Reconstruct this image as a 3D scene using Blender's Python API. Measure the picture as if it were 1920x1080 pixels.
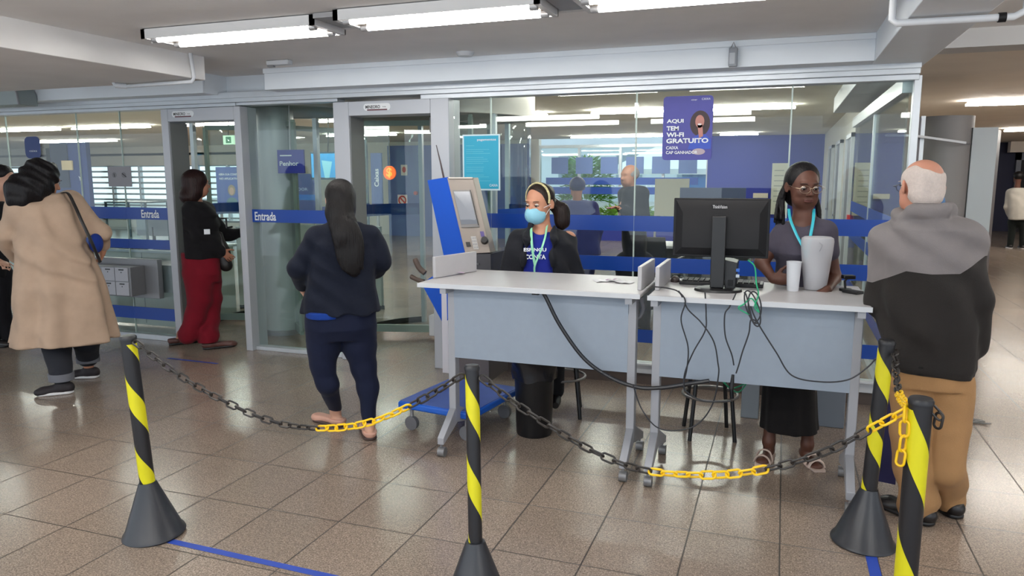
import bpy, math, random
import numpy as np
from mathutils import Vector, Matrix, Euler
random.seed(7); rng = np.random.RandomState(7)
for o in list(bpy.data.objects): bpy.data.objects.remove(o)
SC = bpy.context.scene; COL = SC.collection
PI = math.pi; R = math.radians
# ------------------------------------------------------------------ camera
EYE = Vector((0, 0, 1.6)); FPX = 1400.0
PITCH, YAW, ROLL = R(8.62), R(19.9), R(-0.1)
cam_d = bpy.data.cameras.new('camera'); cam = bpy.data.objects.new('camera', cam_d); COL.objects.link(cam)
cam_d.sensor_width = 36; cam_d.lens = FPX/1920*36; cam_d.clip_start = .05; cam_d.clip_end = 400
cam.location = EYE
cam.rotation_mode = 'QUATERNION'
CM = Matrix.Rotation(YAW, 3, 'Z') @ Matrix.Rotation(PI/2-PITCH, 3, 'X') @ Matrix.Rotation(ROLL, 3, 'Z')
cam.rotation_quaternion = CM.to_quaternion()
SC.camera = cam
# ------------------------------------------------------------------ world, exposure
W = bpy.data.worlds.new('sky'); SC.world = W; W.use_nodes = True
bg = W.node_tree.nodes['Background']; bg.inputs[0].default_value = (.80, .90, 1.0, 1); bg.inputs[1].default_value = 1.25
SC.view_settings.view_transform = 'Standard'; SC.view_settings.look = 'None'
SC.view_settings.gamma = 1; SC.view_settings.use_curve_mapping = False
SC.view_settings.exposure = 0.62
SC.cycles.max_bounces = 10; SC.cycles.transparent_max_bounces = 24; SC.cycles.caustics_reflective = False; SC.cycles.caustics_refractive = False
SC.cycles.sample_clamp_indirect = 4
# measured places: a point on the photograph seen at a known depth or height
def ray(px, py): return CM @ Vector(((px-960)/FPX, -(py-540)/FPX, -1))
def atY(px, py, Y): d = ray(px, py); return EYE + d*(Y/d.y)
def atX(px, py, X): d = ray(px, py); return EYE + d*(X/d.x)
def atZ(px, py, z=0): d = ray(px, py); return EYE + d*((z-1.6)/d.z)
V = Vector
# ------------------------------------------------------------------ materials
def s2l(c): return tuple(((x/12.92) if x <= .04045 else ((x+.055)/1.055)**2.4) for x in c)
def rgb(r, g, b): return s2l((r/255, g/255, b/255))
MATS = {}
def mat(name, col, rough=.5, metal=0, noise=0, nscale=20, bump=0, bscale=60, coat=0, spec=.5, stretch=None, emit=None, sheen=0):
    if name in MATS: return MATS[name]
    m = bpy.data.materials.new(name); m.use_nodes = True; nt = m.node_tree; N = nt.nodes; L = nt.links
    b = N['Principled BSDF']; c4 = (*col, 1)
    b.inputs['Base Color'].default_value = c4; b.inputs['Roughness'].default_value = rough; b.inputs['Metallic'].default_value = metal
    b.inputs['Specular IOR Level'].default_value = spec; b.inputs['Coat Weight'].default_value = coat
    if sheen: b.inputs['Sheen Weight'].default_value = sheen
    if emit: b.inputs['Emission Color'].default_value = (*emit[0], 1); b.inputs['Emission Strength'].default_value = emit[1]
    if noise or bump:
        tc = N.new('ShaderNodeTexCoord'); mp = N.new('ShaderNodeMapping'); L.new(tc.outputs['Object'], mp.inputs[0])
        if stretch: mp.inputs['Scale'].default_value = stretch
    if noise:
        n = N.new('ShaderNodeTexNoise'); n.inputs['Scale'].default_value = nscale; n.inputs['Detail'].default_value = 4; L.new(mp.outputs[0], n.inputs[0])
        mr = N.new('ShaderNodeMapRange'); mr.inputs[1].default_value = .3; mr.inputs[2].default_value = .7; mr.inputs[3].default_value = 1-noise; mr.inputs[4].default_value = 1+noise
        L.new(n.outputs[0], mr.inputs[0])
        mx = N.new('ShaderNodeVectorMath'); mx.operation = 'SCALE'; mx.inputs[0].default_value = col; L.new(mr.outputs[0], mx.inputs['Scale']); L.new(mx.outputs[0], b.inputs['Base Color'])
    if bump:
        n2 = N.new('ShaderNodeTexNoise'); n2.inputs['Scale'].default_value = bscale; n2.inputs['Detail'].default_value = 3; L.new(mp.outputs[0], n2.inputs[0])
        bp = N.new('ShaderNodeBump'); bp.inputs['Strength'].default_value = bump; bp.inputs['Distance'].default_value = .01; L.new(n2.outputs[0], bp.inputs['Height']); L.new(bp.outputs[0], b.inputs['Normal'])
    MATS[name] = m; return m
def emission(name, col, s):
    m = bpy.data.materials.new(name); m.use_nodes = True; nt = m.node_tree; nt.nodes.clear()
    e = nt.nodes.new('ShaderNodeEmission'); e.inputs[0].default_value = (*col, 1); e.inputs[1].default_value = s
    o = nt.nodes.new('ShaderNodeOutputMaterial'); nt.links.new(e.outputs[0], o.inputs[0]); MATS[name] = m; return m
def glass(name, tint=(.93, .97, .96), r0=.07, grough=.0, grazing=.8):
    m = bpy.data.materials.new(name); m.use_nodes = True; nt = m.node_tree; N = nt.nodes; L = nt.links; N.clear()
    t = N.new('ShaderNodeBsdfTransparent'); t.inputs[0].default_value = (*tint, 1)
    g = N.new('ShaderNodeBsdfGlossy'); g.inputs['Roughness'].default_value = grough
    lw = N.new('ShaderNodeLayerWeight'); lw.inputs[0].default_value = .5
    pw = N.new('ShaderNodeMath'); pw.operation = 'POWER'; pw.inputs[1].default_value = 4; L.new(lw.outputs['Facing'], pw.inputs[0])
    ma = N.new('ShaderNodeMath'); ma.operation = 'MULTIPLY_ADD'; ma.inputs[1].default_value = grazing; ma.inputs[2].default_value = r0; ma.use_clamp = True; L.new(pw.outputs[0], ma.inputs[0])
    mx = N.new('ShaderNodeMixShader'); L.new(ma.outputs[0], mx.inputs[0]); L.new(t.outputs[0], mx.inputs[1]); L.new(g.outputs[0], mx.inputs[2])
    o = N.new('ShaderNodeOutputMaterial'); L.new(mx.outputs[0], o.inputs[0]); MATS[name] = m; return m
def frosted(name, col, alpha):
    m = bpy.data.materials.new(name); m.use_nodes = True; b = m.node_tree.nodes['Principled BSDF']
    b.inputs['Base Color'].default_value = (*col, 1); b.inputs['Roughness'].default_value = .45; b.inputs['Alpha'].default_value = alpha; MATS[name] = m; return m
# ------------------------------------------------------------------ mesh building
def bas(d):
    d = V(d).normalized(); a = V((0, 0, 1)) if abs(d.z) < .9 else V((1, 0, 0)); x = a.cross(d).normalized(); return x, d.cross(x), d
class MB:
    def __init__(s): s.v = []; s.f = []; s.m = []; s.sm = []
    def add(s, vs, fs, mi=0, smooth=False):
        n = len(s.v); s.v += [V(v) for v in vs]; s.f += [tuple(i+n for i in f) for f in fs]; s.m += [mi]*len(fs); s.sm += [smooth]*len(fs); return s
    def box(s, lo, hi, mi=0, M=None):
        x0, y0, z0 = lo; x1, y1, z1 = hi
        vs = [V(p) for p in ((x0,y0,z0),(x1,y0,z0),(x1,y1,z0),(x0,y1,z0),(x0,y0,z1),(x1,y0,z1),(x1,y1,z1),(x0,y1,z1))]
        if M is not None: vs = [M @ v for v in vs]
        return s.add(vs, [(3,2,1,0),(4,5,6,7),(0,1,5,4),(1,2,6,5),(2,3,7,6),(3,0,4,7)], mi)
    def cbox(s, c, sz, rz=0, mi=0, M=None):
        m = Matrix.Translation(V(c)) @ Matrix.Rotation(rz, 4, 'Z')
        if M is not None: m = M @ m
        return s.box((-sz[0]/2,-sz[1]/2,-sz[2]/2), (sz[0]/2,sz[1]/2,sz[2]/2), mi, m)
    def rod(s, a, b, ra, rb=None, n=12, mi=0, caps=True):
        a = V(a); b = V(b); rb = ra if rb is None else rb; x, y, d = bas(b-a)
        vs = [a+(x*math.cos(t)+y*math.sin(t))*ra for t in (2*PI*i/n for i in range(n))]+[b+(x*math.cos(t)+y*math.sin(t))*rb for t in (2*PI*i/n for i in range(n))]
        s.add(vs, [(i,(i+1)%n,n+(i+1)%n,n+i) for i in range(n)], mi, True)
        if caps: k = len(s.v)-2*n; s.f += [tuple(k+i for i in reversed(range(n))), tuple(k+n+i for i in range(n))]; s.m += [mi]*2; s.sm += [False]*2
        return s
    def bar(s, a, b, w, h, mi=0, up=(0,0,1)):   # rectangular bar between points
        a = V(a); b = V(b); d = (b-a).normalized(); u = V(up); x = d.cross(u).normalized(); y = x.cross(d)
        vs = [p+x*sx*w/2+y*sy*h/2 for p in (a, b) for sx, sy in ((-1,-1),(1,-1),(1,1),(-1,1))]
        return s.add(vs, [(0,1,2,3)[::-1],(4,5,6,7),(0,1,5,4),(1,2,6,5),(2,3,7,6),(3,0,4,7)], mi)
    def tube(s, pts, r, n=8, mi=0, closed=False, flat=None):
        pts = [V(p) for p in pts]; k = len(pts); rings = []; px = None
        for i, p in enumerate(pts):
            if closed: d = pts[(i+1) % k]-pts[i-1]
            else: d = pts[min(i+1, k-1)]-pts[max(i-1, 0)]
            d.normalize()
            if px is None: x, y, _ = bas(d)
            else: x = (px-d*px.dot(d)).normalized(); y = d.cross(x)
            px = x; rr = r[i] if hasattr(r, '__len__') else r
            ff = flat or (1, 1)
            rings.append([p+(x*math.cos(t)*ff[0]+y*math.sin(t)*ff[1])*rr for t in (2*PI*j/n for j in range(n))])
        vs = [v for g in rings for v in g]; fs = []
        for i in range(k if closed else k-1):
            a = i*n; b = ((i+1) % k)*n
            fs += [(a+j, a+(j+1) % n, b+(j+1) % n, b+j) for j in range(n)]
        s.add(vs, fs, mi, True)
        if not closed:
            q = len(s.v)-k*n; s.f += [tuple(q+j for j in reversed(range(n))), tuple(q+(k-1)*n+j for j in range(n))]; s.m += [mi]*2; s.sm += [False]*2
        return s
    def lathe(s, prof, c=(0,0,0), n=32, mi=0, a0=0, a1=2*PI, M=None):
        c = V(c); full = abs(a1-a0-2*PI) < 1e-6; k = n if full else n+1; vs = []
        for r, z in prof:
            for j in range(k):
                t = a0+(a1-a0)*j/n; p = V((r*math.cos(t), r*math.sin(t), z)); vs.append((M @ p if M is not None else p)+c)
        fs = []
        for i in range(len(prof)-1):
            for j in range(n): fs.append((i*k+j, i*k+(j+1) % k, (i+1)*k+(j+1) % k, (i+1)*k+j))
        return s.add(vs, fs, mi, True)
    def prism(s, poly, ext, mi=0):   # 3D polygon pushed along ext
        n = len(poly); e = V(ext); vs = [V(p) for p in poly]+[V(p)+e for p in poly]
        return s.add(vs, [tuple(range(n))[::-1], tuple(range(n, 2*n))]+[(i,(i+1)%n,n+(i+1)%n,n+i) for i in range(n)], mi)
    def quad(s, pts, mi=0): return s.add(pts, [tuple(range(len(pts)))], mi)
    def build(s, name, mats, parent=None, bevel=0, local=False):
        if not isinstance(mats, (list, tuple)): mats = [mats]
        me = bpy.data.meshes.new(name); o = bpy.data.objects.new(name, me); COL.objects.link(o)
        vs = s.v
        if parent is not None:
            o.parent = parent
            if not local: inv = wmat(parent).inverted(); vs = [inv @ v for v in vs]
        elif not local:
            xs = [v.x for v in vs]; ys = [v.y for v in vs]; zs = [v.z for v in vs]
            b = V(((min(xs)+max(xs))/2, (min(ys)+max(ys))/2, min(zs))); o.location = b; vs = [v-b for v in vs]
        me.from_pydata([tuple(v) for v in vs], [], s.f)
        for m in mats: me.materials.append(m)
        me.polygons.foreach_set('material_index', s.m)
        me.polygons.foreach_set('use_smooth', [True]*len(s.f))
        me.update(); me.set_sharp_from_angle(angle=R(38))
        if bevel:
            b = o.modifiers.new('bevel', 'BEVEL'); b.width = bevel; b.segments = 2; b.limit_method = 'ANGLE'; b.angle_limit = R(40)
        return o
def wmat(o):
    m = Matrix.Translation(o.location) @ o.rotation_euler.to_matrix().to_4x4()
    return wmat(o.parent) @ m if o.parent else m
def tag(o, label=None, cat=None, group=None, kind=None):
    if label: o['label'] = label
    if cat: o['category'] = cat
    if group: o['group'] = group
    if kind: o['kind'] = kind
    return o
def thing(name, label, cat, loc=(0,0,0), rz=0, group=None):
    o = bpy.data.objects.new(name, None); COL.objects.link(o); o.location = loc; o.rotation_euler = (0, 0, rz); o.empty_display_size = .1
    return tag(o, label, cat, group)
def struct(mb, name, m, bevel=0): return tag(mb.build(name, m, None, bevel), kind='structure')
def copy_tree(o, parent=None):
    c = o.copy(); COL.objects.link(c); c.parent = parent
    for ch in list(o.children): copy_tree(ch, c)
    return c
def spline(pts, k=8):   # Catmull-Rom
    P = [V(p) for p in pts]; P = [P[0]*2-P[1]]+P+[P[-1]*2-P[-2]]; o = []
    for i in range(1, len(P)-2):
        a, b, c, d = P[i-1:i+3]
        for j in range(k):
            t = j/k; o.append(.5*((2*b)+(c-a)*t+(2*a-5*b+4*c-d)*t*t+(3*b-a-3*c+d)*t**3))
    o.append(P[-2]); return o
def text(name, s, m, parent, org, right, up, w=None, h=.05, bold=0, ext=.0008, align='L', squeeze=True, label=None):
    """lettering on a surface: org = lower left corner, w x h = size"""
    cu = bpy.data.curves.new('lettering', 'FONT'); cu.body = s; cu.size = 1; cu.extrude = 0; cu.offset = bold; cu.fill_mode = 'FRONT'; cu.resolution_u = 3
    t = bpy.data.objects.new('lettering', cu); COL.objects.link(t); bpy.context.view_layer.update()
    me = bpy.data.meshes.new_from_object(t.evaluated_get(bpy.context.evaluated_depsgraph_get()))
    bpy.data.objects.remove(t); bpy.data.curves.remove(cu)
    n = len(me.vertices); co = np.empty(n*3); me.vertices.foreach_get('co', co); co = co.reshape(-1, 3)
    lo = co.min(0); hi = co.max(0); sx = sy = h/(hi[1]-lo[1])
    if w: sx = w/(hi[0]-lo[0])
    if w and not squeeze: sx = sy = min(sx, sy)
    r_ = V(right).normalized(); u_ = V(up).normalized(); nn = r_.cross(u_)
    inv = wmat(parent).inverted() if parent else Matrix.Identity(4)
    vs = [inv @ (V(org)+r_*((c[0]-lo[0])*sx)+u_*((c[1]-lo[1])*sy)+nn*ext) for c in co]
    co2 = np.array([tuple(v) for v in vs]).ravel(); me.vertices.foreach_set('co', co2); me.update()
    me.materials.clear(); me.materials.append(m); me.polygons.foreach_set('material_index', [0]*len(me.polygons))
    o = bpy.data.objects.new(name, me); COL.objects.link(o)
    if parent: o.parent = parent
    if label: o['label'] = label
    return o
# ------------------------------------------------------------------ palette
M_white = mat('white_paint', rgb(205,208,212), .55, noise=.03, nscale=3)
M_beam = mat('beam_paint', rgb(226,232,238), .5, noise=.03, nscale=2)
M_ceil = mat('ceiling_paint', rgb(232,230,228), .8, noise=.04, nscale=2.5)
M_tanceil = mat('corridor_ceiling_paint', rgb(234,222,208), .8, noise=.04, nscale=2)
M_alu = mat('brushed_aluminium', rgb(198,203,208), .35, .35, noise=.03, nscale=8)
M_galu = mat('grey_aluminium', rgb(150,150,152), .4, .4)
M_gate = mat('gate_enamel', rgb(178,181,187), .4, .1)
M_gatein = mat('gate_inner_enamel', rgb(120,122,122), .5, .1)
M_blueband = mat('blue_vinyl', rgb(10,62,150), .35)
M_wht = mat('white_vinyl', rgb(225,230,235), .45)
M_blue = mat('blue_wall_paint', rgb(44,56,150), .6, noise=.03, nscale=.8)
M_navy = mat('navy_wall_paint', rgb(22,26,62), .6, noise=.1, nscale=2)
M_cream = mat('cream_wall_paint', rgb(205,200,188), .7, noise=.03, nscale=2)
M_black = mat('black_plastic', rgb(14,14,16), .4)
M_dgrey = mat('charcoal_plastic', rgb(18,18,21), .55, noise=.05, nscale=30, spec=.3)
M_chrome = mat('chrome', rgb(190,190,190), .2, .9)
M_glass = glass('facade_glass', (.90, .95, .94), .035)
M_sideglass = glass('side_glass', (.88, .93, .91), .05)
M_curved = glass('curved_glass', (.86, .92, .91), .04)
M_tube = emission('tube_light', (1, .97, .92), 26)
M_tube2 = emission('far_tube_light', (1, .95, .86), 60)
M_paper = mat('paper', rgb(214,214,214), .7)
def floor_mat():
    m = bpy.data.materials.new('granite_tile'); m.use_nodes = True; nt = m.node_tree; N = nt.nodes; L = nt.links; b = N['Principled BSDF']
    g = N.new('ShaderNodeNewGeometry'); sp = N.new('ShaderNodeSeparateXYZ'); L.new(g.outputs['Position'], sp.inputs[0])
    def mth(op, a, bb, c=None):
        n = N.new('ShaderNodeMath'); n.operation = op
        for i, q in enumerate((a, bb, c)):
            if q is None: continue
            if isinstance(q, (int, float)): n.inputs[i].default_value = q
            else: L.new(q, n.inputs[i])
        return n.outputs[0]
    def joint(o, off, sz, w):
        t = mth('FRACT', mth('DIVIDE', mth('SUBTRACT', o, off), sz), 0); d = mth('ABSOLUTE', mth('SUBTRACT', t, .5), 0)
        return mth('GREATER_THAN', d, .5-w/sz)
    jx = joint(sp.outputs[0], -.33, .3875, .0036); jy = joint(sp.outputs[1], .465, .4695, .0032); j = mth('MAXIMUM', jx, jy)
    ti = mth('ADD', mth('MULTIPLY', mth('FLOOR', mth('DIVIDE', mth('ADD', sp.outputs[0], .33), .3875), 0), 7.13), mth('MULTIPLY', mth('FLOOR', mth('DIVIDE', mth('SUBTRACT', sp.outputs[1], .465), .4695), 0), 3.71))
    wn = N.new('ShaderNodeTexWhiteNoise'); wn.noise_dimensions = '1D'; L.new(ti, wn.inputs['W'])
    n1 = N.new('ShaderNodeTexNoise'); n1.inputs['Scale'].default_value = 150; n1.inputs['Detail'].default_value = 5; n1.inputs['Roughness'].default_value = .75; L.new(g.outputs['Position'], n1.inputs[0])
    vo = N.new('ShaderNodeTexVoronoi'); vo.inputs['Scale'].default_value = 130; L.new(g.outputs['Position'], vo.inputs[0])
    n2 = N.new('ShaderNodeTexNoise'); n2.inputs['Scale'].default_value = 1.3; n2.inputs['Detail'].default_value = 3; L.new(g.outputs['Position'], n2.inputs[0])
    cr = N.new('ShaderNodeValToRGB'); e = cr.color_ramp.elements; e[0].position = .33; e[0].color = (*rgb(88,76,67), 1); e[1].position = .66; e[1].color = (*rgb(178,162,148), 1)
    k = cr.color_ramp.elements.new(.5); k.color = (*rgb(140,125,112), 1)
    L.new(n1.outputs[0], cr.inputs[0])
    sep = N.new('ShaderNodeSeparateColor'); L.new(vo.outputs['Color'], sep.inputs[0])
    spk = mth('MULTIPLY_ADD', sep.outputs[0], .35, .82)
    tone = mth('MULTIPLY', spk, mth('MULTIPLY_ADD', wn.outputs[0], .16, .92)); tone = mth('MULTIPLY', tone, mth('MULTIPLY_ADD', n2.outputs[0], .3, .85))
    tone = mth('MULTIPLY', tone, mth('SUBTRACT', 1, mth('MULTIPLY', j, .8)))
    sc = N.new('ShaderNodeVectorMath'); sc.operation = 'SCALE'; L.new(cr.outputs[0], sc.inputs[0]); L.new(tone, sc.inputs['Scale']); L.new(sc.outputs[0], b.inputs['Base Color'])
    rr = mth('ADD', mth('MULTIPLY_ADD', n1.outputs[0], .16, .13), mth('MULTIPLY', j, .3)); L.new(rr, b.inputs['Roughness'])
    bp = N.new('ShaderNodeBump'); bp.inputs['Strength'].default_value = .15; bp.inputs['Distance'].default_value = .001; L.new(mth('SUBTRACT', mth('MULTIPLY', n2.outputs[0], 1.5), j), bp.inputs['Height']); L.new(bp.outputs[0], b.inputs['Normal'])
    b.inputs['IOR'].default_value = 1.5; b.inputs['Specular IOR Level'].default_value = .6
    return m
M_floor = floor_mat()
# ------------------------------------------------------------------ room shell
ZC = 2.47; YF = 5.6; YB = 18.0
struct(MB().box((-30,-1.2,-.1), (14,32,0)), 'floor', M_floor)
struct(MB().box((-30,-1.2,ZC), (.8,5.65,ZC+.2)).box((.8,-1.2,ZC), (14,5.6,ZC+.2)), 'ceiling', M_ceil)
struct(MB().box((-30,5.75,ZC), (.8,YB,ZC+.2)), 'ceiling', mat('bank_ceiling_paint', rgb(232,228,214), .8, noise=.04, nscale=2))
struct(MB().box((.8,5.6,ZC+.01), (14,32,ZC+.2)), 'ceiling', M_tanceil)
# front beam: face towards the camera, two pieces with a recess between them
struct(MB().box((-4.1,5.3,2.3), (.49,5.75,ZC+.02)).box((-4.1,5.285,2.43), (.49,5.3,ZC)), 'trim_1', M_beam, .004)
struct(MB().box((-12,5.3,2.3), (-4.74,5.75,ZC+.02)).box((-12,5.285,2.43), (-4.74,5.3,ZC)), 'trim_2', M_beam, .004)
struct(MB().box((-4.74,5.6,2.3), (-4.1,5.75,ZC+.02)), 'trim_3', M_beam)
struct(MB().box((.49,-1.2,2.3), (.81,9.6,ZC+.01)), 'trim_4', M_beam, .004)       # beam running away on the right
struct(MB().box((-6.4,1.2,2.3), (-4.1,4.62,ZC+.01)), 'trim_5', M_ceil, .004)  # wide beam on the left
struct(MB().box((.81,5.35,2.36), (14,5.6,ZC+.01)), 'trim_6', mat('corridor_beam_paint', rgb(190,188,186), .6, noise=.03, nscale=2))
struct(MB().box((-12,YF-.1,2.235), (.78,YF+.06,2.272)).box((-12,YF-.07,2.205), (-4.6,YF+.06,2.235)).box((-12,YF-.12,2.268), (.78,YF+.14,2.32)), 'trim_7', M_alu, .003)
struct(MB().box((-2.78,YF-.07,2.2), (.78,YF+.06,2.235)).box((-4.6,YF-.06,2.21), (-3.56,YF+.06,2.235)), 'trim_8', M_alu, .003)
struct(MB().box((.70,YF+.06,2.13), (.78,9.6,2.235)), 'trim_9', M_alu, .003)
struct(MB().box((.755,YF-.05,0), (.80,YF+.02,2.23)), 'trim_10', M_alu, .003)
# bottom rails
struct(MB().box((-12,YF-.04,0), (-5.4,YF+.05,.05)).box((-4.58,YF-.05,0), (-3.5,YF+.04,.035)), 'trim_11', M_alu, .003)
struct(MB().box((-2.7,YF-.02,.09), (.78,YF+.05,.17)).box((-2.7,YF-.05,.16),(.78,YF+.05,.175)), 'trim_12', M_white, .003)
struct(MB().box((-2.7,YF,0), (.78,YF+.04,.09)), 'baseboard_front', mat('brown_plinth', rgb(82,70,64), .5))
# far walls
struct(MB().box((-30,YB,1.9), (-5.8,YB+.2,ZC)).box((-30,YB,0), (-22.6,YB+.2,1.2)).box((-10.1,YB,0), (-5.8,YB+.2,1.9)).box((-22.6,YB,0), (-21,YB+.2,ZC)).box((-21,YB,0),(-13.2,YB+.2,.25)).box((-13.2,YB,0),(-10.1,YB+.2,1.9)), 'wall_back', M_cream)
struct(MB().box((-1.7,YB,0), (.78,YB+.2,ZC)).box((-5.8,YB,0), (-1.7,YB+.2,.5)), 'wall_back', M_blue)
struct(MB().box((-9.9,YB-.3,0), (-6.0,YB-.02,2.36)).box((-9.0,YB-.34,0),(-8.97,YB-.3,2.36)).box((-7.6,YB-.34,0),(-7.57,YB-.3,2.36)), 'wall_back', mat('grey_blue_partition', rgb(62,84,140), .45, noise=.06, nscale=1.5))
struct(MB().box((.78,9.6,0), (.98,13.0,ZC)).box((.78,13.0,0), (.98,YB,ZC)), 'wall_right', mat('white_partition', rgb(206,206,198), .6, noise=.03))
struct(MB().box((-30.2,5.7,0), (-30,YB,ZC)), 'wall_left', M_cream)
struct(MB().box((.98,24,0), (5.2,24.2,ZC)), 'wall_far', M_cream)
struct(MB().box((5.2,24.6,0), (14,24.8,ZC)).box((5.0,24,0),(5.25,24.6,ZC)), 'wall_far', M_navy)
struct(MB().box((5.7,23.9,2.18), (14,24.2,ZC)), 'trim_13', M_tanceil)
struct(MB().box((10,5.6,0), (10.2,24,ZC)), 'wall_corridor', M_cream)
# doors and notices along the white inner partition
for i, (y0, y1) in enumerate(((10.1,10.9), (12.1,13.0), (14.2,15.2))):
    d = struct(MB().box((.755,y0,0), (.78,y1,2.05)), 'door_%d' % (i+1), mat('grey_door', rgb(112,116,124), .5))
    MB().box((.73,y0-.06,0), (.78,y0,2.1)).box((.73,y1,0), (.78,y1+.06,2.1)).box((.73,y0-.06,2.05), (.78,y1+.06,2.1)).build('door_frame', M_alu, d)
    MB().box((.70,y0+.08,.98), (.755,y0+.2,1.01)).build('door_handle', M_chrome, d)
tag(MB().box((.765,9.75,1.22), (.78,9.95,1.45)).build('wall_notice', M_paper), 'small pale notice on the white wall right of the far blue wall', 'notice')
tag(MB().box((.72,9.72,.92), (.78,9.85,1.12)).build('fire_alarm_box', mat('red_enamel', rgb(205,40,48), .4)), 'small red alarm box on the white inner partition', 'alarm box')
# windows in the back wall; the first is a street reflection built as a window
def back_window(i, x0, x1, z0, z1, bars, slats=0):
    g = struct(MB().box((x0,YB+.08,z0), (x1,YB+.1,z1)), 'window_%d' % i, M_glass)
    f = MB().box((x0,YB,z1-.05), (x1,YB+.14,z1+.02)).box((x0,YB,z0-.03), (x1,YB+.14,z0+.03))
    for k in range(bars+1):
        x = x0+(x1-x0)*k/bars; f.box((x-.03,YB+.02,z0), (x+.03,YB+.14,z1))
    f.build('window_frame', M_alu, g)
    if slats:
        s = MB()
        for k in range(slats):
            z = z0+.06+(z1-z0-.1)*k/slats; s.box((x0+.03,YB+.03,z), (x1-.03,YB+.06,z+(z1-z0)/slats*.3))
        s.build('frosted_slats', mat('grey_slat', rgb(150,166,172), .5), g)
    return g
wA = back_window(20, -5.8, -1.7, .5, 2.3, 4)  # stands in for the street reflected in the front glass
back_window(21, -21, -13.2, .25, 2.25, 7, 11)
back_window(22, -30, -22.6, 1.2, 2.25, 4, 5)
wb = MB().box((-5.6,YB-.03,1.13), (-1.9,YB,1.30)).box((-5.6,YB-.03,1.36), (-1.9,YB,1.53)).build('blue_band', M_blueband, wA)
text('band_lettering', '- - caixa tem para todos - -', M_wht, wA, (-5.3,YB-.035,1.305), (1,0,0), (0,0,1), 3.2, .05)
# ------------------------------------------------------------------ outside the back windows: tent, bushes and cards rebuild a street reflection
struct(MB().box((-40,YB+.2,-.3), (6,60,-.05)), 'ground', mat('pavement', rgb(170,170,165), .9, noise=.1, nscale=1))
tent = thing('market_tent', 'white peaked market tent, a street reflection built outside the far window', 'tent', (-2.4,22,-.05))
MB().add([(-4.6,20.5,1.75),(-.6,20.5,1.75),(-.6,23.5,1.75),(-4.6,23.5,1.75),(-2.2,22,3.0),(-4.6,20.5,1.6),(-.6,20.5,1.6),(-.6,23.5,1.6),(-4.6,23.5,1.6)], [(0,1,4),(1,2,4),(2,3,4),(3,0,4),(0,5,6,1),(1,6,7,2),(2,7,8,3),(3,8,5,0)]).build('canopy', mat('tent_canvas', rgb(240,244,250), .8), tent)
for x, y in ((-4.55,20.55), (-.65,20.55), (-.65,23.45), (-4.55,23.45)): MB().rod((x,y,-.05), (x,y,1.7), .025).build('pole', M_white, tent)
MB().box((-2.6,20.6,.9), (-.7,20.64,1.6)).build('side_panel', mat('blue_canvas', rgb(60,130,205), .7), tent)
def leafblob(name, label, c, rx, rz, n, col):
    mb = MB()
    for i in range(n):
        a = random.random()*2*PI; u = random.random()**.5; z = random.random(); x = c[0]+rx*u*math.cos(a)*(1-.4*z); y = c[1]+rx*u*math.sin(a)*.8; zz = c[2]+rz*z
        d = V((math.cos(a), math.sin(a)*.6, random.uniform(-.2,1))).normalized()*random.uniform(.18,.34); w = V((-d.y, d.x, 0)).normalized()*.035
        p = V((x,y,zz)); mb.add([p-w*.3, p+d*.5-w, p+d+V((0,0,-.05)), p+d*.5+w], [(0,1,2,3)])
    return tag(mb.build(name, mat(name+'_leaf', col, .7, noise=.3, nscale=5)), label, 'plant')
leafblob('palm_bush', 'bright green leafy bush of the street reflection, built outside the far window', (-5.0,19.6,.9), .7, 1.1, 900, rgb(130,180,90))
leafblob('low_hedge', 'low yellow green hedge of the street reflection, built below the far window band', (-4.0,19.75,.1), 1.3, .55, 900, rgb(165,200,70))
for i in range(6):
    x = -5.45+.62*i
    tag(MB().box((x,YB-.06,1.62), (x+.42,YB-.03,2.02)).build('window_card', mat('slate_blue_panel', rgb(84,108,164), .5)), '%s slate blue card in the reflected row, built in the far window' % ('leftmost','second from left','third from left','third from right','second from right','rightmost')[i], 'panel', 'slate blue cards of the reflection, built in the far window')
bld = thing('street_building', 'pale building across the street beyond the far windows', 'building', (-14,46,-.05))
MB().box((-34,46,-.05), (2,50,9)).build('wall', mat('pale_render', rgb(196,206,214), .8, noise=.06, nscale=.5), bld)
for i in range(9):
    MB().box((-32+3.7*i,45.95,1.2), (-30.4+3.7*i,46.0,2.8)).build('window', mat('dull_pane', rgb(120,140,156), .3), bld)
# ------------------------------------------------------------------ glass front
def pane(i, x0, x1, z0=.05, z1=2.21, m=None, bands=((1.18,1.295),)):
    g = struct(MB().box((x0+.003,YF-.005,z0), (x1-.003,YF+.005,z1)), 'window_%d' % i, m or M_glass)
    for a, b in bands:
        MB().box((x0+.001,YF-.009,a), (x1-.001,YF-.006,b)).build('blue_band', M_blueband, g)
    return g
left_edges = [-12, -9.9, -8.7, -7.55, -6.58, -6.02, -5.42]
PANES = {}
for i in range(len(left_edges)-1):
    PANES[i+1] = pane(i+1, left_edges[i], left_edges[i+1], bands=((1.18,1.295), (.895,.985), (.195,.315)))
mid = pane(7, -4.53, -3.58, .04, 2.2)
right_edges = [-2.52, -2.2, -1.05, .02, .76]
for i in range(4): PANES[8+i] = pane(8+i, right_edges[i], right_edges[i+1], .175, 2.2, bands=((1.18,1.295), (.875,.985), (.33,.43)))
text('entrance_lettering', 'Entrada', M_wht, mid, (-4.50,YF-.011,1.195), (1,0,0), (0,0,1), .23, .078, .02)
text('entrance_lettering', 'Entrada', M_wht, PANES[5], (-5.83,YF-.011,1.195), (1,0,0), (0,0,1), .22, .078, .02)
M_joint = mat('silicone_joint', rgb(180,196,190), .4)
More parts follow.
